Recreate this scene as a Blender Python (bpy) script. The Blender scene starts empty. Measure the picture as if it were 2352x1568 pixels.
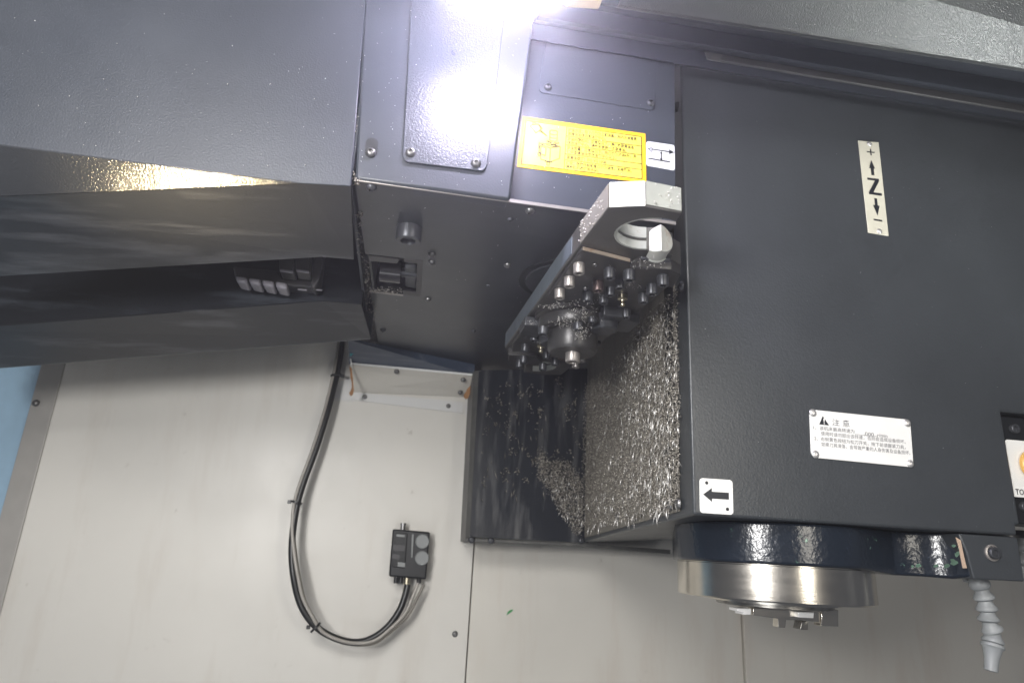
import bpy, bmesh, math, random
from mathutils import Vector, Matrix, noise
random.seed(7)
scene = bpy.context.scene
COL = scene.collection

# ------------------------------------------------------------------ camera
# world axes seen from the lens (right, up, forward), solved from the vanishing points of the machine
F_PX, CX, CY = 1526.1, 1176.0, 784.0
AX = Vector((0.98409, -0.09885, 0.14761)); AZ = Vector((0.05121, 0.95346, 0.29714)); AY = Vector((-0.17012, -0.28485, 0.94336))
cam_d = bpy.data.cameras.new('camera'); cam = bpy.data.objects.new('camera', cam_d); COL.objects.link(cam)
R = Matrix((AX, AY, AZ))
cam.matrix_world = Matrix((( R[0][0], R[0][1], -R[0][2], 0), (R[1][0], R[1][1], -R[1][2], 0), (R[2][0], R[2][1], -R[2][2], 0), (0, 0, 0, 1)))
cam_d.sensor_width = 36; cam_d.lens = 36*F_PX/2352; cam_d.clip_start = 0.01; cam_d.clip_end = 50
cam_d.dof.use_dof = True; cam_d.dof.focus_distance = 0.74; cam_d.dof.aperture_fstop = 7.0
scene.camera = cam
scene.view_settings.view_transform = 'Standard'; scene.view_settings.look = 'None'
scene.view_settings.exposure = 0.45; scene.view_settings.gamma = 1.0

# ------------------------------------------------------------------ world and lamps
w = bpy.data.worlds.new('World'); scene.world = w; w.use_nodes = True
w.node_tree.nodes['Background'].inputs['Color'].default_value = (0.80, 0.86, 1.0, 1)
w.node_tree.nodes['Background'].inputs['Strength'].default_value = 0.09
def area_lamp(name, loc, target, sx, sy, power, color, spread=180):
    d = bpy.data.lights.new(name, 'AREA'); d.shape = 'RECTANGLE'; d.size = sx; d.size_y = sy; d.energy = power; d.color = color; d.spread = math.radians(spread)
    o = bpy.data.objects.new(name, d); COL.objects.link(o); o.location = loc
    o.rotation_euler = (Vector(target)-Vector(loc)).to_track_quat('-Z', 'Z').to_euler()
    return o
area_lamp('shop_lamp', (-0.38, -0.35, 0.62), (0.1, 1.0, 0.05), 0.45, 0.30, 10.0, (1.0, 0.975, 0.945))
area_lamp('front_lamp', (-0.46, -0.25, 0.14), (0.25, 0.85, 0.10), 0.16, 0.22, 10.0, (1.0, 0.985, 0.965))
area_lamp('right_fill', (0.62, -0.40, 0.20), (0.45, 0.7, 0.15), 0.20, 0.50, 3.2, (1.0, 0.94, 0.83))  # added warm fill from the right, lifts the lower right wall
area_lamp('low_fill', (-0.25, 0.05, -0.65), (0.0, 0.8, 0.3), 0.5, 0.4, 1.5, (0.96, 0.98, 1.0))  # added fill from below, stands in for light bounced off the table
area_lamp('facet_glint_lamp', (-0.45, 0.70, -0.42), (-0.225, 0.61, 0.322), 0.045, 0.045, 0.17, (1.0, 0.80, 0.48), 22)  # unseen lamp added at the mirror angle to make the facet glint
area_lamp('beam_glint_lamp', (1.05, 0.42, -0.08), (0.56, 0.47, 0.53), 0.10, 0.10, 0.55, (0.95, 1.0, 0.97), 50)  # unseen lamp added to put a highlight on the upper beam only

# ------------------------------------------------------------------ geometry helpers
def ray(px, py): return R @ Vector(((px-CX)/F_PX, -(py-CY)/F_PX, 1.0))
def P(px, py, y=None, z=None, x=None):
    d = ray(px, py)
    t = y/d.y if y is not None else (z/d.z if z is not None else x/d.x)
    return d*t
def V(*a): return Vector(a)
UP = V(0, 0, 1); DOWN = V(0, 0, -1); FRONT = V(0, -1, 0)
SIDE_N = V(-0.54, 0.039, 0).normalized()
SIDE_P = V(0.296, 0.65, 0.042)
def on_side(px, py, off=0.0):
    d = ray(px, py); return d*(((SIDE_P+SIDE_N*off).dot(SIDE_N))/d.dot(SIDE_N))

class MB:
    def __init__(s): s.v = []; s.f = []
    def add(s, vs, fs):
        b = len(s.v); s.v += [Vector(p) for p in vs]; s.f += [[b+i for i in f] for f in fs]; return s
    def poly(s, pts): return s.add(pts, [list(range(len(pts)))])
    def prism(s, pts, vec):
        n = len(pts); vec = Vector(vec); pts = [Vector(p) for p in pts]
        fs = [list(range(n)), [n+i for i in reversed(range(n))]] + [[i, n+i, n+(i+1) % n, (i+1) % n] for i in range(n)]
        return s.add(pts+[p+vec for p in pts], fs)
    def hull2(s, a, b):     # two loops with the same count
        n = len(a)
        fs = [list(range(n)), [n+i for i in reversed(range(n))]] + [[i, n+i, n+(i+1) % n, (i+1) % n] for i in range(n)]
        return s.add(list(a)+list(b), fs)
    def box(s, lo, hi):
        x0, y0, z0 = lo; x1, y1, z1 = hi
        return s.prism([V(x0, y0, z0), V(x1, y0, z0), V(x1, y1, z0), V(x0, y1, z0)], (0, 0, z1-z0))
    def lathe(s, prof, o=(0, 0, 0), axis=(0, 0, 1), n=20, close=True):   # prof: list of (r, h)
        q = Vector(axis).normalized().to_track_quat('Z', 'Y'); o = Vector(o); vs = []
        for r, h in prof:
            for k in range(n):
                a = 2*math.pi*k/n; vs.append(o + q @ V(r*math.cos(a), r*math.sin(a), h))
        fs = []
        for j in range(len(prof)-1):
            for k in range(n): fs.append([j*n+k, j*n+(k+1) % n, (j+1)*n+(k+1) % n, (j+1)*n+k])
        if close: fs.append(list(reversed(range(n)))); fs.append([(len(prof)-1)*n+k for k in range(n)])
        return s.add(vs, fs)
    def tube(s, path, r, n=10):
        path = [Vector(p) for p in path]; vs = []
        for i, p in enumerate(path):
            t = (path[min(i+1, len(path)-1)]-path[max(i-1, 0)]).normalized()
            a = t.cross(V(0, 1, 0.01)).normalized(); b = t.cross(a)
            for k in range(n):
                g = 2*math.pi*k/n; vs.append(p + (a*math.cos(g)+b*math.sin(g))*r)
        fs = [[i*n+k, i*n+(k+1) % n, (i+1)*n+(k+1) % n, (i+1)*n+k] for i in range(len(path)-1) for k in range(n)]
        fs += [list(range(n)), [(len(path)-1)*n+k for k in range(n)]]
        return s.add(vs, fs)
    def mesh(s, name, mat=None, smooth=False, recalc=True):
        me = bpy.data.meshes.new(name); me.from_pydata([tuple(p) for p in s.v], [], s.f)
        if recalc:
            bm = bmesh.new(); bm.from_mesh(me); bmesh.ops.recalc_face_normals(bm, faces=bm.faces); bm.to_mesh(me); bm.free()
        if mat: me.materials.append(mat)
        if smooth:
            me.polygons.foreach_set('use_smooth', [True]*len(me.polygons))
        return me
    def build(s, name, mat, parent=None, bevel=0, smooth=False, seg=2, recalc=True):
        return link(s.mesh(name, mat, smooth, recalc), name, parent, bevel, smooth, seg)
def link(me, name, parent=None, bevel=0, smooth=False, seg=2):
    o = bpy.data.objects.new(name, me); COL.objects.link(o)
    if parent is not None: attach(o, parent)
    if bevel:
        m = o.modifiers.new('bevel', 'BEVEL'); m.width = bevel; m.segments = seg; m.limit_method = 'ANGLE'; m.angle_limit = 0.6
        smooth = True
        me.polygons.foreach_set('use_smooth', [True]*len(me.polygons))
    if smooth: autosmooth(o)
    return o
def autosmooth(o):
    me = o.data
    if me.get('as_done'): return
    me['as_done'] = True
    bm = bmesh.new(); bm.from_mesh(me)
    for e in bm.edges:
        if len(e.link_faces) == 2 and e.calc_face_angle(0) > 0.7: e.smooth = False
    bm.to_mesh(me); bm.free()
def abs_loc(o):
    l = Vector(o.location)
    while o.parent: o = o.parent; l += o.location
    return l
def attach(o, parent):
    o.parent = parent; o.matrix_parent_inverse = Matrix.Translation(-world_of(parent))
def world_of(o):    # translation of a thing or an untransformed part, in the world
    return Vector(o.get('base', (0, 0, 0)))
def thing(name, label, cat, loc=(0, 0, 0), group=None):
    o = bpy.data.objects.new(name, None); COL.objects.link(o); o.location = loc; o['base'] = tuple(loc)
    o.empty_display_size = 0.02
    return tag(o, label, cat, group)
def tag(o, label, cat, group=None, kind=None):
    if label: o['label'] = label
    if cat: o['category'] = cat
    if group: o['group'] = group
    if kind: o['kind'] = kind
    return o
def put(me, name, pos, normal, scale=1.0, parent=None, roll=0.0, label=None):   # instance of a shared mesh
    o = bpy.data.objects.new(name, me); COL.objects.link(o)
    q = Vector(normal).normalized().to_track_quat('Z', 'Y')
    M = Matrix.Translation(pos) @ q.to_matrix().to_4x4() @ Matrix.Rotation(roll, 4, 'Z') @ Matrix.Diagonal((*([scale]*3 if isinstance(scale, (int, float)) else scale), 1))
    if parent is not None: attach(o, parent)
    o.matrix_basis = M
    if label: o['label'] = label
    return o
def holed_plate(name, outer, holes, thick, mat, parent, up):
    bm = bmesh.new(); es = []
    for loop in [outer]+holes:
        vs = [bm.verts.new(p) for p in loop]
        es += [bm.edges.new((vs[i], vs[(i+1) % len(vs)])) for i in range(len(vs))]
    bmesh.ops.triangle_fill(bm, use_beauty=True, use_dissolve=False, edges=es, normal=up)
    g = bmesh.ops.extrude_face_region(bm, geom=list(bm.faces))
    bmesh.ops.translate(bm, vec=Vector(up)*thick, verts=[x for x in g['geom'] if isinstance(x, bmesh.types.BMVert)])
    bmesh.ops.recalc_face_normals(bm, faces=bm.faces)
    me = bpy.data.meshes.new(name); bm.to_mesh(me); bm.free(); me.materials.append(mat)
    return link(me, name, parent)
def spline(pts, sub=8):
    pts = [Vector(p) for p in pts]; out = []
    q = [pts[0]*2-pts[1]]+pts+[pts[-1]*2-pts[-2]]
    for i in range(1, len(q)-2):
        a, b, c, d = q[i-1:i+3]
        for k in range(sub):
            t = k/sub
            out.append(0.5*((2*b)+(c-a)*t+(2*a-5*b+4*c-d)*t*t+(3*b-a-3*c+d)*t**3))
    return out+[pts[-1]]
def inside(x, y, poly):
    c = False; n = len(poly)
    for i in range(n):
        x1, y1 = poly[i]; x2, y2 = poly[(i+1) % n]
        if (y1 > y) != (y2 > y) and x < (x2-x1)*(y-y1)/(y2-y1)+x1: c = not c
    return c

# ------------------------------------------------------------------ materials
class NT:
    def __init__(s, name):
        s.m = bpy.data.materials.new(name); s.m.use_nodes = True; s.t = s.m.node_tree; s.n = s.t.nodes
        s.b = s.n['Principled BSDF']; s.co = s.n.new('ShaderNodeTexCoord').outputs['Object']
    def node(s, typ, **kw):
        n = s.n.new(typ)
        for k, v in kw.items(): setattr(n, k, v)
        return n
    def l(s, a, b): s.t.links.new(a, b)
    def noise(s, scale, detail=4, rough=0.55, stretch=None, off=(0, 0, 0)):
        n = s.node('ShaderNodeTexNoise'); n.inputs['Scale'].default_value = scale; n.inputs['Detail'].default_value = detail; n.inputs['Roughness'].default_value = rough
        mp = s.node('ShaderNodeMapping'); mp.inputs['Location'].default_value = off
        if stretch: mp.inputs['Scale'].default_value = stretch
        s.l(s.co, mp.inputs['Vector']); s.l(mp.outputs[0], n.inputs['Vector'])
        return n.outputs['Fac']
    def ramp(s, fac, stops):
        r = s.node('ShaderNodeValToRGB'); e = r.color_ramp.elements
        while len(e) < len(stops): e.new(0.5)
        for i, (p, c) in enumerate(stops):
            e[i].position = p; e[i].color = (*c, 1) if not isinstance(c, (int, float)) else (c, c, c, 1)
        s.l(fac, r.inputs['Fac']); return r.outputs['Color']
    def mix(s, fac, a, b):
        n = s.node('ShaderNodeMix', data_type='RGBA')
        for sock, val in ((n.inputs[0], fac), (n.inputs[6], a), (n.inputs[7], b)):
            if isinstance(val, bpy.types.NodeSocket): s.l(val, sock)
            elif isinstance(val, (int, float)): sock.default_value = val
            else: sock.default_value = (*val, 1)
        return n.outputs[2]
    def mapr(s, v, a, b):
        n = s.node('ShaderNodeMapRange'); n.inputs['To Min'].default_value = a; n.inputs['To Max'].default_value = b
        n.inputs['From Min'].default_value = 0.15; n.inputs['From Max'].default_value = 0.85; s.l(v, n.inputs['Value']); return n.outputs[0]
    def bump(s, h, strength, dist=0.001, prev=None):
        n = s.node('ShaderNodeBump'); n.inputs['Strength'].default_value = strength; n.inputs['Distance'].default_value = dist
        s.l(h, n.inputs['Height'])
        if prev: s.l(prev, n.inputs['Normal'])
        return n.outputs['Normal']
    def set(s, base=None, rough=None, metal=None, normal=None, coat=None, spec=None):
        for k, v in (('Base Color', base), ('Roughness', rough), ('Metallic', metal), ('Normal', normal), ('Coat Weight', coat), ('Specular IOR Level', spec)):
            if v is None: continue
            i = s.b.inputs[k]
            if isinstance(v, bpy.types.NodeSocket): s.l(v, i)
            elif isinstance(v, (int, float)): i.default_value = v
            else: i.default_value = (*v, 1)
        return s.m
def paint(name, base, rough=0.38, peel=0.35, peel_scale=520, smear=None, smear_stretch=(1, 1, 1), smear_amt=0.6, smear_col=(0.16, 0.17, 0.19), fleck=True, chips=None, spec=0.5):
    t = NT(name)
    big = t.noise(9, 5)
    c = t.mix(t.mapr(big, 0, 1), tuple(x*0.82 for x in base), tuple(x*1.16 for x in base))
    if smear:
        s = t.ramp(t.noise(smear, 7, 0.62, smear_stretch), [(0.52, 0.0), (0.72, smear_amt)])
        c = t.mix(s, c, smear_col)
    if chips:
        c = t.mix(t.ramp(t.noise(chips[0], 6, 0.7), [(chips[1], 0.0), (chips[1]+0.02, 1.0)]), c, chips[2])
    if fleck:
        vo = t.node('ShaderNodeTexVoronoi'); vo.inputs['Scale'].default_value = 85; t.l(t.co, vo.inputs['Vector'])
        f = t.ramp(vo.outputs['Distance'], [(0.0, 1.0), (0.045, 0.0)])
        gate = t.ramp(t.noise(30, 2, 0.5, None, (3, 1, 7)), [(0.55, 0.0), (0.62, 1.0)])
        mm = t.node('ShaderNodeMath', operation='MULTIPLY'); t.l(f, mm.inputs[0]); t.l(gate, mm.inputs[1])
        c = t.mix(mm.outputs[0], c, (0.45, 0.45, 0.44))
    r = t.mapr(t.noise(14, 4, 0.6, None, (5, 5, 5)), rough*0.82, rough*1.2)
    n = t.bump(t.noise(peel_scale, 2, 0.5), peel, 0.0006)
    n = t.bump(t.noise(22, 3, 0.5), 0.06, 0.004, n)
    return t.set(c, r, 0.0, n, None, spec)
def metal(name, base, rough, metallic=1.0, grime=None, grain=None, grime_scale=35, grime_t=0.52):
    t = NT(name); c = t.mix(t.mapr(t.noise(28, 5), 0, 1), tuple(x*0.8 for x in base), tuple(min(1, x*1.15) for x in base))
    mt = metallic
    if grime:
        g = t.ramp(t.noise(grime_scale, 7, 0.65), [(grime_t, 0.0), (grime_t+0.16, 1.0)]); c = t.mix(g, c, grime)
        inv = t.node('ShaderNodeMath', operation='MULTIPLY_ADD'); t.l(g, inv.inputs[0]); inv.inputs[1].default_value = -metallic*0.8; inv.inputs[2].default_value = metallic; mt = inv.outputs[0]
    r = t.mapr(t.noise(60, 5, 0.6, grain), rough*0.75, rough*1.3)
    n = t.bump(t.noise(220, 4, 0.6, grain), 0.12, 0.0006)
    return t.set(c, r, mt, n)
def plain(name, base, rough=0.45, bump=0.1, var=0.1):
    t = NT(name); c = t.mix(t.mapr(t.noise(40, 4), 0, 1), tuple(x*(1-var) for x in base), tuple(min(1, x*(1+var)) for x in base))
    return t.set(c, rough, 0.0, t.bump(t.noise(300, 3), bump, 0.0004))
DARK = (0.037, 0.043, 0.055)
M = {}
M['cover'] = paint('grey_cover_paint', DARK, 0.40, 0.40)
M['housing'] = paint('housing_paint', DARK, 0.36, 0.30, 460)
M['bevel'] = paint('shaded_smeared_cover_paint', (0.024, 0.026, 0.031), 0.42, 0.3, 520, 9, (0.22, 2.5, 4), 0.8, (0.15, 0.153, 0.168))  # same paint as the cover, base darkened for underside shade; smears are dirt
M['inner'] = paint('shaded_oily_inner_paint', (0.010, 0.012, 0.017), 0.4, 0.3, 520, 11, (0.5, 1, 2.5), 0.5, (0.13, 0.15, 0.18))  # base darkened to paint in the shade inside the slot; smears are oil
M['under'] = paint('oily_plate_paint', (0.038, 0.042, 0.048), 0.32, 0.16, 400, 7, (0.5, 1.3, 1), 0.55, (0.085, 0.090, 0.10))
M['beam'] = paint('beam_paint', (0.045, 0.047, 0.048), 0.24, 1.0, 800)
M['facet'] = paint('facet_paint', (0.045, 0.048, 0.054), 0.16, 0.55, 480)
M['access'] = paint('access_cover_paint', DARK, 0.30, 0.9, 560)
M['fascia'] = paint('fascia_paint', (0.030, 0.034, 0.046), 0.42, 0.3)
M['rail'] = paint('worn_rail_paint', (0.050, 0.048, 0.050), 0.5, 0.3, 420, 26, (0.2, 1, 3), 0.6, (0.10, 0.095, 0.095))
M['head'] = paint('head_paint', (0.043, 0.048, 0.054), 0.33, 0.36, 430)
M['casting'] = paint('casting_paint', (0.012, 0.017, 0.027), 0.20, 0.8, 190, None, chips=(26, 0.655, (0.14, 0.27, 0.20)))
M['column'] = paint('oily_column_paint', (0.010, 0.013, 0.020), 0.30, 0.3, 400, 10, (4.5, 1, 0.6), 0.75, (0.15, 0.15, 0.15), fleck=False, chips=(75, 0.665, (0.26, 0.235, 0.20)))
M['edge'] = paint('worn_edge_paint', (0.075, 0.075, 0.072), 0.5, 0.4, 300, 30, None, 0.5, (0.2, 0.19, 0.17), fleck=False)
M['guard'] = paint('grimy_guard_paint', (0.18, 0.165, 0.14), 0.5, 0.9, 260, 16, (1, 3, 0.6), 0.7, (0.035, 0.034, 0.032), fleck=False)
def wallmat(name, base, stain):
    t = NT(name)
    c = t.mix(t.mapr(t.noise(3.2, 5), 0, 1), tuple(x*0.95 for x in base), tuple(min(1, x*1.04) for x in base))
    c = t.mix(t.ramp(t.noise(7, 7, 0.65, (2.2, 1, 0.35)), [(0.53, 0.0), (0.78, 0.45)]), c, stain)
    c = t.mix(t.ramp(t.noise(2.6, 6, 0.6, (1, 1, 1), (4, 2, 9)), [(0.50, 0.0), (0.75, 0.35)]), c, tuple(x*.72 for x in base))
    c = t.mix(t.ramp(t.noise(38, 5, 0.7), [(0.66, 0.0), (0.74, 0.4)]), c, (0.28, 0.24, 0.19))
    return t.set(c, t.mapr(t.noise(10, 4), 0.33, 0.5), 0, t.bump(t.noise(7, 3), 0.05, 0.01, t.bump(t.noise(420, 2), 0.12, 0.0005)))
M['wall'] = wallmat('beige_wall_paint', (0.68, 0.66, 0.61), (0.48, 0.42, 0.35))
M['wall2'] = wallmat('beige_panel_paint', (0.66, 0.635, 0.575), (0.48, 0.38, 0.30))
M['blue'] = plain('blue_wall_paint', (0.30, 0.46, 0.60), 0.5)
M['post'] = plain('post_paint', (0.40, 0.385, 0.36), 0.45)
M['bracket'] = wallmat('white_bracket_paint', (0.66, 0.66, 0.65), (0.45, 0.36, 0.27))
M['worn_blue'] = paint('scratched_blue_plate', (0.055, 0.075, 0.115), 0.4, 0.5, 200, 40, (0.4, 2, 1), 0.7, (0.19, 0.21, 0.25), fleck=False)
M['rust'] = plain('rust', (0.34, 0.17, 0.07), 0.85, 0.4, 0.4)
M['rust_light'] = plain('light_rust', (0.42, 0.25, 0.12), 0.8, 0.3, 0.3)
M['teal'] = plain('teal_paint', (0.10, 0.42, 0.47), 0.5)
M['old_green'] = plain('old_green_paint', (.095, .17, .125), .5, .3, .5)
M['green'] = plain('green_scrap', (0.05, 0.33, 0.10), 0.5)
M['steel'] = metal('arm_steel', (0.115, 0.112, 0.108), 0.38, 0.5, (0.10, 0.085, 0.07), None, 30, 0.60)
M['steel_dark'] = metal('oily_dark_steel', (0.055, 0.054, 0.055), 0.34, 0.35, (0.03, 0.028, 0.026))
M['bright'] = metal('pale_steel', (0.90, 0.89, 0.87), 0.30, 0.25)  # pale base carries the lamp reflection on the arm ends; drive keys share it
M['liner'] = metal('bore_steel', (0.62, 0.64, 0.60), 0.38, 0.5, (0.36, 0.33, 0.27), None, 60, 0.6)
M['roller'] = plain('glossy_black_roller', (.03, .028, .032), .14, .05)
M['plunger'] = metal('plunger_steel', (0.72, 0.72, 0.67), 0.36, 0.35, (0.45, 0.33, 0.23), None, 40, 0.58)
M['flank'] = metal('worn_flank_steel', (0.33, 0.31, 0.28), 0.42, 0.5, (0.13, 0.11, 0.09), None, 45, 0.55)
M['edge_rust'] = metal('rusty_plate_edge', (0.36, 0.30, 0.24), 0.5, 0.3, (0.22, 0.13, 0.08), None, 60, 0.5)
M['blued'] = metal('blued_steel', (0.27, 0.32, 0.38), 0.36, 0.7, (0.30, 0.14, 0.07), None, 55, 0.66)
M['ring'] = metal('turned_steel', (0.68, 0.64, 0.57), 0.20, 1.0, (0.34, 0.28, 0.21), (.3, .3, 3), 9, 0.60)
M['nose'] = metal('nose_steel', (0.34, 0.33, 0.31), 0.3, 1.0, (0.05, 0.045, 0.04))
M['oxide'] = metal('black_oxide', (0.070, 0.073, 0.082), 0.33, 0.45)
M['screw'] = metal('screw_steel', (0.22, 0.22, 0.22), 0.32, 0.8, (0.10, 0.08, 0.06))
M['rivet'] = metal('rivet_aluminium', (0.72, 0.71, 0.70), 0.35, 0.7)
M['brass'] = metal('brass', (0.55, 0.50, 0.38), 0.28, 1.0)
M['bolt_light'] = metal('worn_bolt_steel', (0.38, 0.355, 0.34), 0.36, 0.6)
M['bolt_red'] = metal('browned_bolt_steel', (0.13, 0.095, 0.09), 0.38, 0.7)
M['black'] = plain('black_plastic', (0.008, 0.009, 0.011), 0.38)
M['rubber'] = plain('black_hose_rubber', (0.008, 0.009, 0.010), 0.33)
M['grey_tube'] = plain('grey_tube_plastic', (0.33, 0.31, 0.28), 0.35)
M['grey_plastic'] = plain('grey_hose_plastic', (0.27, 0.285, 0.295), 0.42)
M['dial'] = plain('grey_dial', (0.22, 0.23, 0.23), 0.35)
M['near_black'] = plain('cavity_black', (0.008, 0.009, 0.011), 0.5)  # near-black for cavities, holes, seam backing and collar
M['pocket'] = plain('pocket_grey_plastic', (0.22, 0.21, 0.24), 0.35)
M['pocket_dark'] = plain('pocket_dark_plastic', (0.05, 0.048, 0.052), 0.35)
M['yellow'] = plain('yellow_label_vinyl', (0.80, 0.71, 0.075), 0.45, 0.03, 0.03)
M['orange'] = plain('orange_label_border', (0.86, 0.46, 0.01), 0.45, 0.03, 0.04)
M['brown_ink'] = plain('brown_ink', (0.055, 0.026, 0.002), 0.6)
M['white'] = plain('white_plate', (0.83, 0.83, 0.81), 0.38, 0.03, 0.03)
M['sticker'] = plain('pale_grey_sticker', (0.55, 0.57, 0.60), 0.4, 0.03, 0.03)
M['cream'] = plain('aged_cream_plate', (0.62, 0.60, 0.50), 0.35, 0.05, 0.06)
M['ink'] = plain('black_ink', (0.012, 0.014, 0.02), 0.45)
M['grey_ink'] = plain('thin_grey_ink', (0.06, 0.06, 0.08), 0.6)
M['amber'] = plain('amber_button', (0.72, 0.42, 0.10), 0.3)
M['lampbody'] = plain('lamp_end_cap', (0.62, 0.50, 0.34), 0.4)
t = NT('lamp_diffuser'); t.b.inputs['Emission Color'].default_value = (0.84, 0.78, 1.0, 1); t.b.inputs['Emission Strength'].default_value = 200; M['lamp'] = t.set((0.8, 0.8, 0.8), 0.4)
def chipmat(name, dark, bright, p, rough=0.4, metal_=0.2):
    t = NT(name); g = t.node('ShaderNodeNewGeometry')
    c = t.ramp(g.outputs['Random Per Island'], [(0.0, dark), (p, tuple(0.5*(a+b) for a, b in zip(dark, bright))), (1.0, bright)])
    return t.set(c, rough, metal_)
M['chips'] = chipmat('steel_chips', (0.16, 0.14, 0.115), (0.97, 0.95, 0.92), 0.62, 0.25, 0.35)
M['crumbs'] = chipmat('brown_crumbs', (0.19, 0.175, 0.15), (0.66, 0.61, 0.54), 0.7)
M['tan'] = chipmat('tan_clumps', (0.13, 0.115, 0.09), (0.48, 0.44, 0.37), 0.5)
M['gap'] = chipmat('gap_grit', (0.10, 0.085, 0.07), (0.70, 0.66, 0.60), 0.75)
M['fleck'] = chipmat('pale_flecks', (0.40, 0.38, 0.35), (0.92, 0.90, 0.88), 0.5)

# ------------------------------------------------------------------ shared fastener meshes (unit: head radius 1)
def m_socket(mat, name):      # socket head cap screw, origin at seat, axis +Z away from the seat
    return MB().lathe([(1.0, 0), (1.0, 1.35), (0.90, 1.5), (0.56, 1.5), (0.50, 0.8)], n=18).mesh(name, M[mat], True)
def m_button(mat, name):
    return MB().lathe([(1.0, 0), (0.98, 0.18), (0.82, 0.52), (0.55, 0.72), (0.42, 0.74), (0.38, 0.3)], n=18).mesh(name, M[mat], True)
def m_rivet(mat, name):
    return MB().lathe([(1.0, 0), (0.95, 0.2), (0.7, 0.42), (0.32, 0.5), (0.25, 0.2)], n=16).mesh(name, M[mat], True)
def m_hex(mat, name):
    return MB().lathe([(1.0, 0), (1.0, 0.6), (0.85, 0.7)], n=6).mesh(name, M[mat])
B_OX = m_socket('oxide', 'socket_screw'); B_LT = m_socket('bolt_light', 'light_socket_screw'); B_RD = m_socket('bolt_red', 'brown_socket_screw')
B_BT = m_button('screw', 'button_screw'); B_DK = m_button('oxide', 'dark_button_screw'); B_RV = m_rivet('rivet', 'rivet'); B_HX = m_hex('screw', 'hex_bolt')
for me in (B_OX, B_LT, B_RD, B_BT, B_DK, B_RV, B_HX):
    bm = bmesh.new(); bm.from_mesh(me)
    for e in bm.edges:
        if len(e.link_faces) == 2 and e.calc_face_angle(0) > 0.7: e.smooth = False
    bm.to_mesh(me); bm.free(); me['as_done'] = True

# ------------------------------------------------------------------ flat print on a quad
class Sheet:
    """bilinear frame on a flat quad: tl, tr, br, bl are points of the place"""
    def __init__(s, tl, tr, br, bl):
        s.c = tl, tr, br, bl; s.n = (tr-tl).cross(bl-tl).normalized()
        if s.n.dot(-tl) < 0: s.n = -s.n
        s.w = (tr-tl).length; s.h = (bl-tl).length
    def at(s, u, v, h=0.0):
        tl, tr, br, bl = s.c
        return (tl*(1-u)+tr*u)*(1-v)+(bl*(1-u)+br*u)*v+s.n*h
    def plate(s, name, mat, parent, thick=0.0012, rad=0.0, u0=0, v0=0, u1=1, v1=1, base=0.0, bevel=0.0):
        pts = []
        if rad:
            ru, rv = rad/s.w, rad/s.h
            for (cu, cv, a0) in ((u1-ru, v0+rv, -90), (u1-ru, v1-rv, 0), (u0+ru, v1-rv, 90), (u0+ru, v0+rv, 180)):
                for k in range(6):
                    a = math.radians(a0+18*k); pts.append((cu+ru*math.cos(a), cv+rv*math.sin(a)))
        else: pts = [(u0, v0), (u1, v0), (u1, v1), (u0, v1)]
        return MB().prism([s.at(u, v, base) for u, v in pts], s.n*thick).build(name, mat, parent, bevel)
    def shapes(s, name, mat, parent, polys, h=0.0015):
        mb = MB()
        for p in polys: mb.prism([s.at(u, v, h) for u, v in p], s.n*0.00015)
        return mb.build(name, mat, parent)
    def seg(s, a, b, t):     # a stroke as a quad in uv, t in metres
        d = Vector(((b[0]-a[0])*s.w, (b[1]-a[1])*s.h)); n = Vector((-d.y, d.x)).normalized()*t*0.5
        return [(a[0]+n.x/s.w, a[1]+n.y/s.h), (b[0]+n.x/s.w, b[1]+n.y/s.h), (b[0]-n.x/s.w, b[1]-n.y/s.h), (a[0]-n.x/s.w, a[1]-n.y/s.h)]
    def text(s, name, body, mat, parent, u0, v0, u1=None, v1=None, h=0.0016, bold=0.0):
        cu = bpy.data.curves.new('print', 'FONT'); cu.body = body; cu.size = 1.0; cu.resolution_u = 2; cu.offset = bold
        o = bpy.data.objects.new('print', cu); COL.objects.link(o)
        dg = bpy.context.evaluated_depsgraph_get(); me = bpy.data.meshes.new_from_object(o.evaluated_get(dg))
        bpy.data.objects.remove(o)
        if not len(me.vertices): return None
        xs = [q.co.x for q in me.vertices]; ys = [q.co.y for q in me.vertices]
        x0, x1, y0, y1 = min(xs), max(xs), min(ys), max(ys)
        if '\u4e00' <= body[0] <= '\u9fff' or len(body) > 6: y0, y1 = -0.12, 0.86
        ku = ((u1-u0)/(x1-x0)) if u1 is not None else ((v1-v0)*s.h/(y1-y0))/s.w
        for q in me.vertices:
            q.co = s.at(u0+(q.co.x-x0)*ku, v1-(q.co.y-y0)/(y1-y0)*(v1-v0), h)
        me.materials.clear(); me.materials.append(mat)
        return link(me, name, parent)

# ================================================================== BACK WALL
YW = 1.30
wall = thing('back_wall', None, None, (0, YW, 0)); wall['kind'] = 'structure'
x_seam = P(1080, 1400, y=YW).x; x_l = -0.622; x_s2 = P(1709, 1500, y=YW).x
MB().box((x_l, YW, -0.9), (x_seam-0.0012, YW+0.02, 1.1)).build('wall_panel', M['wall'], wall, 0.0015)
MB().box((x_seam+0.0012, YW+0.004, -0.9), (x_s2-0.0008, YW+0.024, 1.1)).build('wall_panel', M['wall2'], wall, 0.001)
MB().box((x_s2+0.0008, YW-0.004, -0.9), (2.2, YW+0.016, 1.1)).build('wall_panel', M['wall2'], wall, 0.001)
MB().box((x_seam-0.02, YW+0.024, -0.9), (x_s2+0.02, YW+0.03, 1.1)).build('seam_backing', M['near_black'], wall)
a0, a1 = V(x_l, YW-0.002, 0), V(-0.668, YW+0.012, 0)
MB().prism([a0+V(0, 0, -0.9), a1+V(0, 0, -0.9), a1+V(0, 0.02, -0.9), a0+V(0, 0.02, -0.9)], (0, 0, 2.0)).build('corner_post', M['post'], wall, 0.002)
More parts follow.
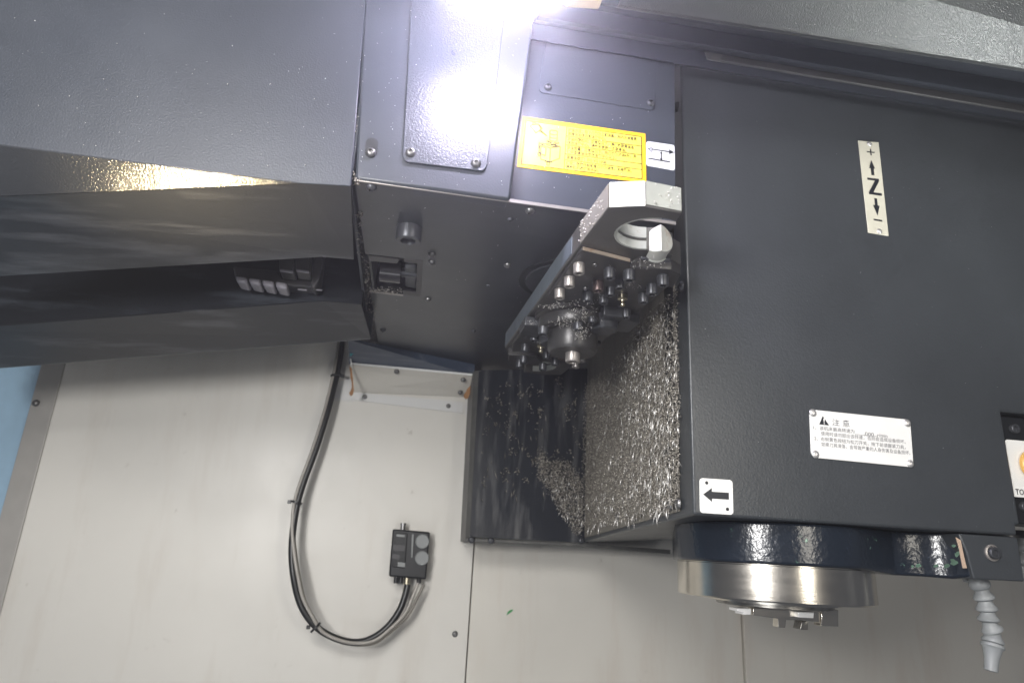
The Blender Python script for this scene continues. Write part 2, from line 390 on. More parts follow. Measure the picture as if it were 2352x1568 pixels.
MB().box((-2.0, YW+0.03, -0.9), (-0.665, YW+0.05, 1.1)).build('side_wall_panel', M['blue'], wall)
for (px, py, r) in ((1045, 1455, .0055),):
    put(B_BT, 'screw', P(px, py, y=YW), FRONT, r, wall)
put(B_BT, 'screw', P(82, 925, y=YW+0.004), FRONT, 0.0062, wall)
# scrap and stains
g = P(1171, 1406, y=YW+0.003)
MB().prism([g+V(*q) for q in ((-.006, 0, -.005), (-.001, 0, -.001), (.006, 0, .004), (.004, 0, .006), (-.001, 0, .004), (-.004, 0, .001))], (0, -0.0008, 0)).build('plastic_scrap', M['green'])
tag(bpy.data.objects['plastic_scrap'], 'tiny green plastic scrap stuck on the lower beige wall right of the seam', 'scrap')

# ================================================================== MAGAZINE COVER (left)
mag = thing('magazine_cover', 'large dark grey tool magazine cover with a long slot along its underside', 'machine cover', (-0.3, 0.6, 0.33))
mr_t = P(832, -40, y=.6); mr_b = P(806, 428, y=.6); ap = P(700, 422, y=.6); fl = P(-120, 318, y=.6)
MB().prism([V(-0.6, .6, .68), V(mr_t.x, .6, .68), mr_b, ap, fl, V(-0.6, .6, .327)], (0, 0.003, 0)).build('front_panel', M['cover'], mag, 0.0012)
ll = P(-120, 457, y=.66)
MB().prism([fl, ap, ll], (0, 0.001, 0.003)).build('corner_facet', M['facet'], mag, .0008)
b_r = P(812, 596, y=.75); b_m = P(740, 590, y=.75); b_l = P(-120, 641, y=.80)
vs = [ll, ap, mr_b, b_r, b_m, b_l]
MB().add(vs+[p+V(0, .001, .003) for p in vs], [[0, 5, 4], [0, 4, 1], [1, 4, 3, 2], [6, 10, 11], [6, 7, 10], [7, 8, 9, 10], [5, 11, 10, 4], [4, 10, 9, 3], [3, 9, 8, 2]]).build('lower_bevel', M['bevel'], mag, 0.0)
t_r = P(829, 699, y=.90); t_m = P(742, 692, y=.90); t_l = P(-120, 758, y=.95); c_r = P(851, 777, y=1.0); c_l = P(-120, 853, y=1.05)
vs = [t_l, t_m, t_r, c_r, c_l]
MB().add(vs+[p+V(0, .002, .003) for p in vs], [[0, 1, 3, 4], [1, 2, 3], [5, 9, 8, 6], [6, 8, 7], [0, 5, 6, 1], [1, 6, 7, 2], [2, 7, 8, 3], [3, 8, 9, 4]]).build('lower_lip', M['bevel'], mag, 0.0)
def up(p, z): return V(p.x, p.y, z)
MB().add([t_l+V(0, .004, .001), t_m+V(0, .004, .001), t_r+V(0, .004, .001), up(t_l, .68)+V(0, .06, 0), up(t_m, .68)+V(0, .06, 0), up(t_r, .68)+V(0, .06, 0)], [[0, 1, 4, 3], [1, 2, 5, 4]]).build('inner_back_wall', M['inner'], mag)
MB().box((mr_b.x-0.004, .603, .34), (mr_b.x, 1.02, .68)).build('end_panel', M['cover'], mag, 0.001)
MB().box((-0.75, .60, .68), (mr_b.x, 1.25, .684)).build('unseen_roof_panel', M['cover'], mag)  # unseen lid, added to stop light leaking into the slot
MB().prism([c_l, c_r, up(c_r, .68), up(c_l, .68)], (0, .004, 0)).build('rear_panel', M['cover'], mag)
MB().box((-0.80, .60, .2), (-0.79, 1.2, .68)).build('end_panel', M['cover'], mag)  # unseen far end, added with the lid against light leaks
# tool carousel seen through the slot
car = thing('tool_carousel', 'dark tool pockets in a row inside the slot of the magazine cover', 'tool carousel', (-0.2, .86, .37))
def quad_block(name, pts, y, depth, mat, bev=.002, parent=None):
    return MB().prism([P(a, b, y=y) for a, b in pts], (0, depth, 0)).build(name, mat, parent or car, bev)
quad_block('rim', [(535, 612), (640, 622), (642, 632), (720, 640), (720, 662), (540, 640)], .885, .03, M['pocket_dark'])
for i in range(4):
    x = 540+i*30.5; y0 = 632+i*4.2
    quad_block('pocket', [(x, y0), (x+28, y0+4), (x+28, y0+20), (x+2, y0+14)], .86, .03, M['pocket'], .003)
for i in range(2):
    x = 641+i*37
    quad_block('pocket', [(x, 570), (x+34, 574), (x+34, 626), (x, 622)], .845, .03, M['pocket_dark'])
    quad_block('clip', [(x+2, 617), (x+32, 621), (x+32, 627), (x+2, 623)], .84, .003, M['pocket'], .001)
quad_block('rim', [(725, 560), (745, 560), (735, 640), (722, 662), (712, 655)], .87, .03, M['pocket_dark'])
for x in (683, 718): quad_block('clip', [(x, 662), (x+22, 664), (x+22, 667), (x, 665)], .88, .004, M['pocket'], .001)

# ================================================================== CHANGER HOUSING (middle)
ZU = 0.34
hs = thing('changer_housing', 'dark grey tool changer gearbox housing with bolted access covers and flat underside', 'gearbox housing', (0.05, 0.6, ZU))
a_tl, a_bl, a_br, a_tr = P(840, -60, y=.6), P(816, 411, y=.6), P(1172, 459, y=.6), P(1240, -60, y=.6)
MB().prism([a_tl, a_bl, a_br, a_tr], (0, .02, 0)).build('front_panel', M['housing'], hs, .003)
b_y = .622
pb = [P(1160, -60, y=b_y), P(1160, 463, y=b_y), P(1553, 517, y=b_y), P(1549, -60, y=b_y)]
MB().prism(pb, (0, .02, 0)).build('front_panel', M['housing'], hs, .0015)
s = Sheet(P(947, -30, y=.6), P(1166, -30, y=.6), P(1116, 397, y=.6), P(924, 374, y=.6))
ac = s.plate('access_cover', M['access'], hs, .0028, .008, bevel=.0006)
ac_s = s
for px, py in ((943, 351), (1093, 375)): put(B_BT, 'screw', P(px, py, y=.5972), FRONT, .0053, ac)
so = P(853, 343, y=.5995)
MB().prism([so+V(.0062*math.cos(a)*1.0, 0, .0062*math.sin(a)+(.007 if math.sin(a) > 0 else -.003)) for a in [k*math.pi/10 for k in range(20)]], (0, .0004, 0)).build('slotted_hole', M['near_black'], hs)
put(B_BT, 'screw', P(852, 351, y=.599), FRONT, .0052, hs)
s = Sheet(P(1258, 60, y=b_y), P(1512, 100, y=b_y), P(1503, 256, y=b_y), P(1236, 214, y=b_y))
ac2 = s.plate('access_cover', M['housing'], hs, .0018, .006, bevel=.0005)
for px, py in ((1258, 201), (1494, 237)): put(B_DK, 'screw', P(px, py, y=b_y-.0018), FRONT, .0048, ac2)
u_a, u_b, u_c, u_d = P(815, 416, z=ZU), P(1551, 517, z=ZU), V(.30, 1.298, ZU), P(876, 832, z=ZU)
hole = [P(839, 583, z=ZU), P(970, 598, z=ZU), P(966, 679, z=ZU), P(850, 668, z=ZU)]
holed_plate('underside_plate', [u_a, u_b, u_c, u_d, hole[3], hole[2], hole[1], hole[0]], [], .003, M['under'], hs, UP)
MB().prism([u_a+V(0, -.0022, -.0006), u_b+V(0, -.0022, -.0006), u_b+V(0, -.0003, -.0006), u_a+V(0, -.0003, -.0006)], (0, 0, .0035)).build('edge_strip', M['bolt_light'], hs)
MB().prism([u_a+V(.002, .0, .003), u_d+V(.002, 0, .003), up(u_d, .68)+V(.002, 0, 0), up(u_a, .68)+V(.002, 0, 0)], (.003, 0, 0)).build('side_panel', M['edge'], hs)
MB().box((-.07, 1.29, ZU+.003), (.3, 1.296, .68)).build('rear_panel', M['cover'], hs)
# hole: cavity, roller, pad
hx0, hx1, hy0, hy1 = min(p.x for p in hole), max(p.x for p in hole), min(p.y for p in hole), max(p.y for p in hole)
cav = MB(); zt = ZU+.05
cav.add([*[h+V(0, 0, .003) for h in hole], *[up(h, zt) for h in hole]], [[0, 1, 5, 4], [1, 2, 6, 5], [2, 3, 7, 6], [3, 0, 4, 7], [4, 5, 6, 7]])
cav.build('cavity', M['near_black'], hs, recalc=False)
rc = P(893, 622, z=ZU+.006)
roll = MB().lathe([(.0125, 0), (.0155, .001), (.0155, .028), (.0125, .029)], rc+V(-.012, 0, 0), (1, 0, 0), 28).build('roller', M['roller'], hs, smooth=True)
MB().lathe([(.006, 0), (.006, .02)], rc+V(.017, 0, 0), (1, 0, 0), 16).build('roller_shaft', M['oxide'], roll, smooth=True)
MB().prism([P(a, b, z=ZU+.004) for a, b in ((930, 612), (957, 616), (957, 664), (930, 660))], (0, 0, .02)).build('rubber_pad', paint('rough_pad', (.09, .095, .10), .5, 1.0, 900), hs, .003)
fr = MB()
fr.prism([P(a, b, z=ZU-.0008) for a, b in ((928, 594), (971, 599), (966, 680), (955, 678), (958, 606), (928, 602))], (0, 0, .0016))
fr.prism([P(a, b, z=ZU-.0008) for a, b in ((926, 668), (965, 672), (965, 681), (926, 677))], (0, 0, .0016))
fr.build('wear_frame', M['rail'], hs, .0003)
MB().prism([P(a, b, z=ZU-.0008) for a, b in ((850, 668), (926, 677), (926, 680), (850, 671))], (0, 0, .0016)).build('edge_strip', M['bolt_light'], hs)
MB().prism([P(a, b, z=ZU+.001) for a, b in ((846, 586), (918, 596), (912, 606), (850, 600))], (0, 0, .004)).build('latch', M['pocket_dark'], hs, .001)
MB().lathe([(.0145, 0), (.0145, .015), (.0135, .0165), (.0088, .0165), (.008, .010)], P(940, 524, z=ZU), DOWN, 30).build('socket_plug', M['oxide'], hs, smooth=True)
for px, py, r, me in ((853, 429, .0058, B_DK), (1217, 483, .0052, B_BT), (1173, 503, .0035, B_DK), (992, 583, .005, B_BT), (992, 601, .0048, B_BT), (1166, 608, .005, B_BT),
                      (983, 687, .005, B_BT), (880, 757, .005, B_DK), (888, 820, .0048, B_DK), (1088, 759, .004, B_DK), (1120, 655, .0028, B_DK), (1068, 838, .0046, B_DK), (1395, 510, .004, B_DK)):
    put(me, 'screw', P(px, py, z=ZU), DOWN, r, hs)
ring_c = V(.203, .79, ZU)
MB().lathe([(.074, 0), (.074, .002), (.066, .002), (.066, 0.0001)], ring_c, DOWN, 48).build('shaft_collar', M['near_black'], hs, smooth=True)
MB().lathe([(.065, 0), (.065, .0035), (.063, .004)], ring_c, DOWN, 48).build('shaft_disc', M['under'], hs, smooth=True)
MB().lathe([(.04, 0), (.04, .03)], ring_c+V(0, -.01, 0), DOWN, 32).build('drive_shaft', M['steel_dark'], hs, smooth=True)

# white bracket under the housing
br = thing('wall_bracket', 'white sheet metal bracket with rusty corners fixed to the beige wall', 'bracket', (0.02, YW, .26))
k_l, k_r = P(805, 838, y=1.235), P(1090, 864, y=1.235); f_l, f_r = P(812, 900, y=YW-.003), P(1066, 923, y=YW-.003); e_l, e_r = P(808, 918, y=YW-.003), P(1064, 949, y=YW-.003)
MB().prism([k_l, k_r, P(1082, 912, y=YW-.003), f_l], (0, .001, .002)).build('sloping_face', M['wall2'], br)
MB().prism([k_l+V(0, -.0035, 0), k_r+V(0, -.0035, 0), k_r+V(0, 0, .001), k_l+V(0, 0, .001)], (0, 0, .004)).build('front_edge', M['white'], br, .0005)
MB().prism([f_l, f_r, e_r, e_l], (0, .0028, 0)).build('flange', M['bracket'], br, .0006)
tl = k_l+V(-.004, .006, .003); MB().prism([tl, k_r+V(0, .006, .003), P(1090, 840, z=ZU-.004), P(800, 780, z=ZU-.004)], (0, 0, .003)).build('top_plate', M['worn_blue'], br)
MB().prism([P(800, 800, y=1.22), P(806, 838, y=1.22), P(809, 838, y=1.22), P(803, 800, y=1.22)], (0, .05, 0)).build('side_edge', M['white'], br)
MB().prism([P(798, 868, y=YW-.001), P(812, 868, y=YW-.001), P(812, 922, y=YW-.001), P(766, 918, y=YW-.001), P(775, 880, y=YW-.001)], (0, .0008, 0)).build('back_tab', M['bracket'], br)
MB().prism([P(1085, 872, y=YW-.001), P(1092, 870, y=YW-.001), P(1088, 955, y=YW-.001), P(1066, 952, y=YW-.001), P(1068, 915, y=YW-.001)], (0, .0008, 0)).build('back_tab', M['bracket'], br)
for px, py in ((838, 911), (1030, 932)): put(B_BT, 'screw', P(px, py, y=YW-.003), FRONT, .0046, br)
for px, py, yy in ((911, 853, 1.238), (1064, 872, 1.238), (1057, 901, 1.275)): put(B_BT, 'screw', P(px, py, y=yy), (0, -.8, -.6), .005, br)
def stain(name, pts, y, mat, parent, jag=2.0):
    out = []
    for i in range(len(pts)):
        a, b = pts[i], pts[(i+1) % len(pts)]
        for k in range(4): out.append((a[0]+(b[0]-a[0])*k/4+random.uniform(-jag, jag), a[1]+(b[1]-a[1])*k/4+random.uniform(-jag, jag)))
    MB().prism([P(*q, y=y) for q in out], (0, .0003, 0)).build(name, mat, parent)
stain('rust_streak', [(803, 842), (809, 845), (813, 895), (808, 910), (802, 905), (808, 890)], 1.228, M['rust'], br, 1.2)
stain('rust_streak', [(1082, 880), (1088, 872), (1076, 912), (1068, 918), (1066, 908)], 1.26, M['rust'], br, 1.5)
stain('paint_mark', [(803, 796), (818, 797), (815, 812), (803, 818)], 1.20, M['teal'], br, 1.5)

# ================================================================== COLUMN (dark plate behind the arm)
YC = 1.20
colm = thing('column_plate', 'black oily upright guard plate spattered with chips between the wall and spindle head', 'guard plate', (0.23, YC, 0.0))
c_tl, c_bl, c_br, c_tr = P(1100, 850, y=YC), P(1079, 1232, y=YC), V(.345, YC, .017), V(.345, YC, .34)
MB().prism([c_tl, c_bl, c_br, c_tr], (0, .003, 0)).build('face_plate', M['column'], colm)
e0, e1 = P(1088, 852, y=YC+.01), P(1069, 1237, y=YC+.01)
MB().add([c_tl+V(0, -.0005, 0), c_bl+V(0, -.0005, 0), e1, e0, e0+V(0, .09, 0), e1+V(0, .09, 0)], [[0, 1, 2, 3], [3, 2, 5, 4]]).build('folded_edge', M['edge'], colm)
MB().prism([P(1069, 1236, y=YC-.001), P(1345, 1247, y=YC-.001), P(1540, 1262, y=YC-.001), P(1540, 1272, y=YC-.001), P(1335, 1254, y=YC-.001), P(1069, 1243, y=YC-.001)], (0, .09, 0)).build('bottom_rim', M['edge'], colm, .0008)
for px, py, r in ((1083, 1239, .006), (1128, 1241, .006), (1335, 1241, .006)): put(B_DK, 'screw', P(px, py, y=YC-.002), FRONT, r, colm)

# ================================================================== SPINDLE HEAD
YH = .65
hd = thing('spindle_head', 'large dark grey spindle head with a polished steel spindle nose at its bottom', 'spindle head', (0.45, .78, .04))
z_n = P(2300, 945, y=YH).z; x_n = P(2300, 945, y=YH).x; x_b = P(2338, 1230, y=YH).x; z_s = P(2344, 1205, y=YH).z
front = [V(.296, YH, .042), V(x_b, YH, .042), V(x_b, YH, z_s), V(x_n, YH, z_s), V(x_n, YH, z_n), V(.80, YH, z_n), V(.80, YH, .62), V(.296, YH, .62)]
back = [V(.335, 1.19, .018)] + [p+V(0, .50, 0) for p in front[1:-1]] + [V(.335, 1.19, .62)]
MB().hull2(front, back).build('cover', M['head'], hd, .006, seg=3)
MB().prism([V(.2965, .69, .050), V(.335, 1.185, .024), V(.335, 1.185, .60), V(.2965, .69, .60)], (.003, 0, 0)).build('core', M['near_black'], hd)
g0 = lambda y, z: V(.296+.039*(y-.65)/.54, y, z)+SIDE_N*.0022
MB().prism([g0(.688, .047), g0(1.18, .025), g0(1.18, .60), g0(.688, .60)], SIDE_N*-.0022).build('guard_plate', M['guard'], hd, .0004)
for px, py, r in ((1556, 246, .0065), (1567, 658, .0062), (1541, 1160, .0062), (1560, 1156, .0062), (1420, 1186, .005)): put(B_BT if py > 1000 else B_DK, 'bolt', on_side(px, py, .002), SIDE_N, r, hd)
# casting
SC = V(.453, .78, 0); RC = .118
arc = [V(SC.x+RC*math.cos(a), SC.y+RC*math.sin(a), 0) for a in [math.radians(180+k*(110)/22) for k in range(23)]]
q1 = P(2070, 1300, y=.69); q2 = P(2210, 1300, y=.668); q3 = P(2343, 1310, y=.655)
plan = arc+[V(q1.x, .700, 0), V(q1.x+.03, .695, 0), V(q2.x-.006, .678, 0), V(q2.x, .658, 0), V(q3.x, .656, 0), V(q3.x, 1.0, 0), V(.42, 1.0, 0)]
bot = []; topl = []
for i, p in enumerate(plan):
    fl_ = 1.0
    zb = -.0015 if i < 23 else (-.006 if i < 26 else -.003)
    bot.append(V(p.x, p.y, zb))
    d = (p-SC); d.z = 0
    topl.append(V(p.x-(.004 if i < 6 else 0), p.y, .0415))
MB().hull2(bot, topl).build('casting', M['casting'], hd, .003, seg=3)
blk = [V(q2.x+.001, .6555, -.0055), V(q3.x+.002, .6535, -.0055), V(q3.x+.002, .6535, .0405), V(q2.x-.010, .6555, .0405), V(q2.x-.003, .6555, .02)]
MB().prism(blk, (0, .05, 0)).build('coolant_block', M['head'], hd, .0015)
st = [(2196, 1233), (2207, 1240), (2212, 1262), (2216, 1285), (2222, 1304), (2213, 1304), (2208, 1280), (2204, 1258)]
MB().prism([P(a+random.uniform(-1, 1), b, y=.6548) for a, b in st], (0, .0008, 0)).build('chipped_paint', plain('bare_filler', (.50, .37, .28), .7), hd)
for (gx, gy, gr) in ((2192, 1292, 14), (2176, 1298, 9), (2199, 1272, 9), (2150, 1299, 6), (2190, 1252, 6), (2110, 1297, 7), (2096, 1300, 4), (2205, 1258, 5)):
    pts = []
    for k in range(11):
        a = 2*math.pi*k/11; rr = gr*random.uniform(.45, 1.1); pts.append(P(min(gx+rr*math.cos(a), 2210), min(gy+rr*.8*math.sin(a), 1304), y=.6565 if gx > 2140 else .682))
    MB().prism(pts, (0, .0006, 0)).build('chipped_paint', M['old_green'], hd)
bs = P(2279, 1269, y=.654)
seat = MB().lathe([(.0088, -.001), (.0088, .001), (.0074, .0016), (.0066, .0005)], bs, FRONT, 24).build('bolt_seat', M['bolt_light'], hd, smooth=True)
put(B_OX, 'bolt', bs+V(0, -.0005, 0), FRONT, (.0062, .0062, .003), seat)
MB().lathe([(.110, 0), (.110, -.001), (.1105, -.0015), (.1105, -.0365), (.109, -.038), (.075, -.039), (.074, -.042), (.060, -.043)], SC+V(0, 0, -.002), UP, 96).build('spindle_ring', M['ring'], hd, smooth=True)
nose = MB().lathe([(.066, -.040), (.066, -.0475), (.064, -.0485), (.032, -.0485), (.028, -.035)], SC, UP, 64).build('spindle_nose', M['nose'], hd, smooth=True)
def keyblock(name, pts, y, depth, mat): MB().prism([P(a, b, y=y) for a, b in pts], (0, depth, 0)).build(name, mat, nose, .0006)
keyblock('drive_key', [(1694, 1396), (1726, 1397), (1725, 1411), (1708, 1411), (1708, 1405), (1694, 1403)], .735, .02, M['bright'])
keyblock('clamp_plate', [(1730, 1395), (1880, 1400), (1882, 1428), (1838, 1423), (1806, 1423), (1804, 1441), (1788, 1440), (1788, 1420), (1730, 1412)], .74, .012, M['ring'])
keyblock('drive_key', [(1834, 1404), (1870, 1405), (1869, 1419), (1834, 1417)], .732, .02, M['bright'])
keyblock('clamp_block', [(1887, 1398), (1926, 1400), (1926, 1438), (1887, 1437)], .742, .015, M['ring'])
keyblock('drive_key', [(1842, 1426), (1856, 1426), (1856, 1446), (1838, 1445)], .755, .015, M['nose'])

# ================================================================== TOOL CHANGE ARM
H = V(.205, .78, 0); ZA, ZT = .285, .310
arm = thing('tool_change_arm', 'double ended steel tool change arm bolted below the changer housing', 'tool arm', (H.x, H.y, ZT))
BC = V(.208, .534); BR = .033
def half_outline():
    o = [(.273, .62), (.262, .588), (.246, .578), (.246, .570)]
    a0 = math.degrees(math.atan2(.563-BC.y, .232-BC.x)); a1 = 360+math.degrees(math.atan2(.507-BC.y, .218-BC.x))-360
    # bore from the housing side round the left to the finger
    st, en = 60, 285
    for k in range(19):
        a = math.radians(st+(en-st)*k/18); o.append((BC.x+BR*math.cos(a), BC.y+BR*math.sin(a)))
    o += [(.2205, .5035), (.2195, .488), (.185, .4845), (.156, .4945), (.1515, .572), (.1475, .66)]
    return o
ho = half_outline()
rot = lambda p: (2*H.x-p[0], 2*H.y-p[1])
outl = ho+[rot(p) for p in ho]
bm_ = MB().prism([V(x, y, ZA) for x, y in outl], (0, 0, ZT-ZA))
arm_bar = bm_.build('arm_bar', M['steel'], arm, .0008)
# pale skins on the gripper end faces: lamp reflection put into the colour
for fn in (lambda p: p, rot):
    a, b = fn((.1562, .4943)), fn((.1848, .4843)); n = V(b[1]-a[1], a[0]-b[0], 0).normalized()
    mid = V((a[0]+b[0])/2, (a[1]+b[1])/2, 0)
    if n.dot(mid-V(H.x, H.y, 0)) < 0: n = -n
    MB().prism([V(*a, ZA+.0006)+n*.0001, V(*b, ZA+.0006)+n*.0001, V(*b, ZT-.0006)+n*.0001, V(*a, ZT-.0006)+n*.0001], n*.0004).build('lit_face', M['bright'], arm)
    a, b = fn((.1856, .4842)), fn((.2192, .4877))
    MB().prism([V(*a, ZA+.002)+n*.0002, V(*b, ZA+.002)+n*.0002, V(*b, ZT-.0004)+n*.0002, V(*a, ZT-.0004)+n*.0002], n*.0004).build('lit_face', M['liner'], arm)
    # bore liner
    pts = []; st, en = 75, 268
    ins = []
    for k in range(16):
        g = math.radians(st+(en-st)*k/15); c = math.cos(g), math.sin(g)
        pts.append(fn((BC.x+(BR+.0004)*c[0], BC.y+(BR+.0004)*c[1]))); ins.append(fn((BC.x+(BR-.0022)*c[0], BC.y+(BR-.0022)*c[1])))
    mb = MB()
    for (z0, z1, sh) in ((ZA+.0005, ZA+.009, 0), (ZA+.0125, ZT-.001, .0)):
        vs = [V(*p, z0) for p in pts]+[V(*p, z0) for p in ins]+[V(*p, z1) for p in pts]+[V(*p, z1) for p in ins]; m_ = len(pts)
        fs = []
        for k in range(m_-1):
            fs += [[k, k+1, m_+k+1, m_+k], [2*m_+k, 2*m_+k+1, 3*m_+k+1, 3*m_+k], [m_+k, m_+k+1, 3*m_+k+1, 3*m_+k]]
        fs += [[0, m_, 3*m_, 2*m_], [m_-1, 2*m_-1, 4*m_-1, 3*m_-1]]
        mb.add(vs, fs)
    mb.build('bore_liner', M['liner'], arm, smooth=True)
    # clamp cover plate below the arm, with the rusty front edge
    lo = [(.1535, .574), (.2085, .588), (.222, .600), (.262, .612), (.268, .665), (.262, .742), (.200, .722), (.149, .700)]
    MB().prism([V(*fn(p), ZA-.0048) for p in lo], (0, 0, .0046)).build('cover_plate', M['steel_dark'], arm, .0005)
    fa, fb = fn((.1545, .5737)), fn((.2075, .5876)); nn = V(*(fn((0, -1)) if fn((0, 0)) == (0, 0) else (0, -1)), 0) if fn((0, 0)) == (0, 0) else V(0, 1, 0)
    MB().prism([V(*fa, ZA-.0044)+nn*.0002, V(*fb, ZA-.0044)+nn*.0002, V(*fb, ZA-.0006)+nn*.0002, V(*fa, ZA-.0006)+nn*.0002], nn*.0004).build('plate_edge', M['edge_rust'], arm)
    # plunger housing and plunger
    hb = [(.209, .592), (.216, .582), (.2485, .580), (.2625, .590), (.268, .622), (.226, .628)]
    MB().prism([V(*fn(p), ZA-.011) for p in hb], (0, 0, .016)).build('plunger_housing', M['steel_dark'], arm, .0012)
    hb = [(.2155, .580), (.248, .578), (.250, .606), (.222, .610)]
    MB().prism([V(*fn(p), ZA-.003) for p in hb], (0, 0, .016)).build('plunger_sleeve', M['oxide'], arm, .002)
    pa, pb_ = fn((.2335, .592)), fn((.2270, .551)); ax = V(pb_[0]-pa[0], pb_[1]-pa[1], 0); L = ax.length; zc = ZA+.010
    axn = ax.normalized(); ux = V(-axn.y, axn.x, 0); r_ = .0140; c0 = V(pa[0], pa[1], zc); n_ = 32
    base_, tip_ = [], []
    for k in range(n_):
        g = 2*math.pi*k/n_+math.pi/2; u_ = r_*math.cos(g); tip_.append(c0+axn*(L*.92-abs(u_)*(.95 if u_ < 0 else .8))+ux*u_+UP*r_*math.sin(g)); base_.append(c0+ux*u_+UP*r_*math.sin(g))
    MB().add(base_+tip_, [[k, (k+1) % n_, n_+(k+1) % n_, n_+k] for k in range(n_)]+[[n_+k for k in range(n_//2+1)], [n_+k % n_ for k in range(n_//2, n_+1)], list(range(n_))]).build('plunger', M['plunger'], arm, .0006)
    MB().lathe([(.0150, 0), (.0150, .012), (.0142, .013), (.0125, .013)], c0, axn, 32).build('plunger_bushing', M['liner'], arm, smooth=True)
    # small key block and pad set by the hub
    for nm, pp, rz in (('stop_block', [(.218, .708), (.243, .712), (.243, .727), (.218, .724)], .014), ('side_lug', [(.245, .725), (.272, .735), (.272, .775), (.250, .775)], .010)):
        MB().prism([V(*fn(p), ZA-.004-rz) for p in pp], (0, 0, rz+.002)).build(nm, M['oxide'], arm, .0012)
    c = fn((.229, .742))
    MB().lathe([(.0165, 0), (.0165, .024), (.015, .0255), (.006, .0255)], V(c[0], c[1], ZA-.001), DOWN, 32).build('spool', M['oxide'], arm, smooth=True)
bolt_px = [(1330, 606, B_LT, .0059), (1308, 637, B_LT, .0059), (1286, 665, B_LT, .0059), (1400, 618, B_OX, .0059), (1445, 622, B_OX, .0059), (1522, 634, B_OX, .0059), (1497, 655, B_OX, .0059),
           (1374, 647, B_RD, .0059), (1350, 672, B_OX, .0059), (1423, 644, B_OX, .0052), (1402, 661, B_OX, .0052), (1386, 679, B_OX, .0052), (1478, 675, B_OX, .0059), (1437, 711, B_OX, .0059)]
for px, py, me, r in bolt_px:
    z = ZA-.005 if (px, py) not in ((1445, 622), (1522, 634), (1497, 655)) else ZA-.011
    p = P(px, py, z=z)
    for k, q in enumerate((p, V(2*H.x-p.x, 2*H.y-p.y, p.z))):
        put(me, 'bolt', q, DOWN, (r, r, r*1.25), arm)
p = P(1430, 678, z=ZA-.005)
for q in (p, V(2*H.x-p.x, 2*H.y-p.y, p.z)):
    MB().lathe([(.0058, 0), (.0058, .005), (.0036, .006), (.0028, .008), (.0036, .0105), (.0030, .0125), (.001, .0135)], q, DOWN, 16).build('grease_nipple', M['brass'], arm, smooth=True)
for px, py in ((1366, 607), (1345, 662)): put(B_BT, 'set_screw', P(px, py, z=ZA-.005), DOWN, .0026, arm)
MB().lathe([(.052, 0), (.052, .006), (.047, .0075), (.047, .019), (.0455, .021), (.0300, .0215)], V(H.x-.004, H.y-.008, ZA), DOWN, 56).build('hub_flange', M['steel_dark'], arm, smooth=True)
cap = MB().lathe([(.0315, .0), (.0315, .0225), (.0290, .026), (.006, .0265)], V(H.x-.006, H.y-.002, ZA-.0215), DOWN, 48).build('hub_cap', M['steel_dark'], arm, smooth=True)
put(B_LT, 'bolt', V(H.x-.006, H.y-.004, ZA-.047), DOWN, (.0092, .0092, .0085), cap)
for px, py in ((1248, 752), (1328, 742)): put(B_OX, 'bolt', P(px, py, z=ZA-.0255), DOWN, (.0064, .0064, .0062), arm)
for px, py in ((1360, 728),): put(B_OX, 'bolt', P(px, py, z=ZA-.018), DOWN, .005, arm)
MB().prism([V(.1557, .4955, ZA+.001), V(.1516, .571, ZA+.001), V(.1516, .571, ZT-.001), V(.1557, .4955, ZT-.001)], (-.0005, 0, 0)).build('flank', M['flank'], arm)
# blued left flank strip
fl2 = [V(.1472, .66, ZA+.001), V(.1378, .95, ZA+.001)]
MB().prism([V(.1503, .60, ZA+.003), V(.1470, .672, ZA+.002), V(.1372, .94, ZA+.002), V(.1372, .94, ZT-.003), V(.1470, .672, ZT-.002), V(.1503, .60, ZT-.003)], (-.0005, 0, 0)).build('flank', M['blued'], arm)

# ================================================================== LABELS AND SIGNS
def sign(name, label, cat, sheet): return thing(name, label, cat, tuple(sheet.at(.5, 1)))
# yellow lubrication label
S = Sheet(P(1200, 268, y=b_y-.0001), P(1482, 308, y=b_y-.0001), P(1484, 421, y=b_y-.0001), P(1187, 384, y=b_y-.0001))
lab = sign('lubrication_label', 'yellow lubrication label with an oil can drawing and printed instructions', 'label', S)
S.plate('backing', M['orange'], lab, .0006)
S.plate('printed_field', M['yellow'], lab, .0003, 0, .028, .075, .968, .945, base=.0006)
ln = []; K = .0009
def rect(u0, v0, u1, v1): return [S.seg((u0, v0), (u1, v0), K), S.seg((u1, v0), (u1, v1), K), S.seg((u1, v1), (u0, v1), K), S.seg((u0, v1), (u0, v0), K)]
ln += rect(.03, .08, .965, .935); ln.append(S.seg((.355, .08), (.355, .935), K))
for v in (.275, .455, .635, .75): ln.append(S.seg((.355, v), (.965, v), K))
def pl(pts, close=False):
    q = pts+[pts[0]] if close else pts
    for a, b in zip(q, q[1:]): ln.append(S.seg(a, b, .0011))
pl([(.065, .17), (.125, .115), (.155, .20), (.118, .30)], True); pl([(.085, .14), (.085, .11), (.105, .10), (.112, .125)]); pl([(.125, .115), (.135, .12), (.162, .20), (.155, .20)])
pl([(.148, .225), (.205, .33), (.142, .245)])
pl([(.225, .215), (.235, .20), (.27, .20), (.285, .215), (.285, .40), (.27, .415), (.24, .415), (.228, .40)], True); pl([(.225, .27), (.24, .285), (.27, .285), (.285, .27)]); pl([(.226, .34), (.24, .355), (.27, .355), (.285, .34)])
pl([(.21, .42), (.255, .45), (.30, .425), (.30, .45), (.257, .475), (.21, .44)], True); pl([(.22, .48), (.25, .50), (.285, .47)]); pl([(.205, .50), (.25, .53), (.29, .50)])
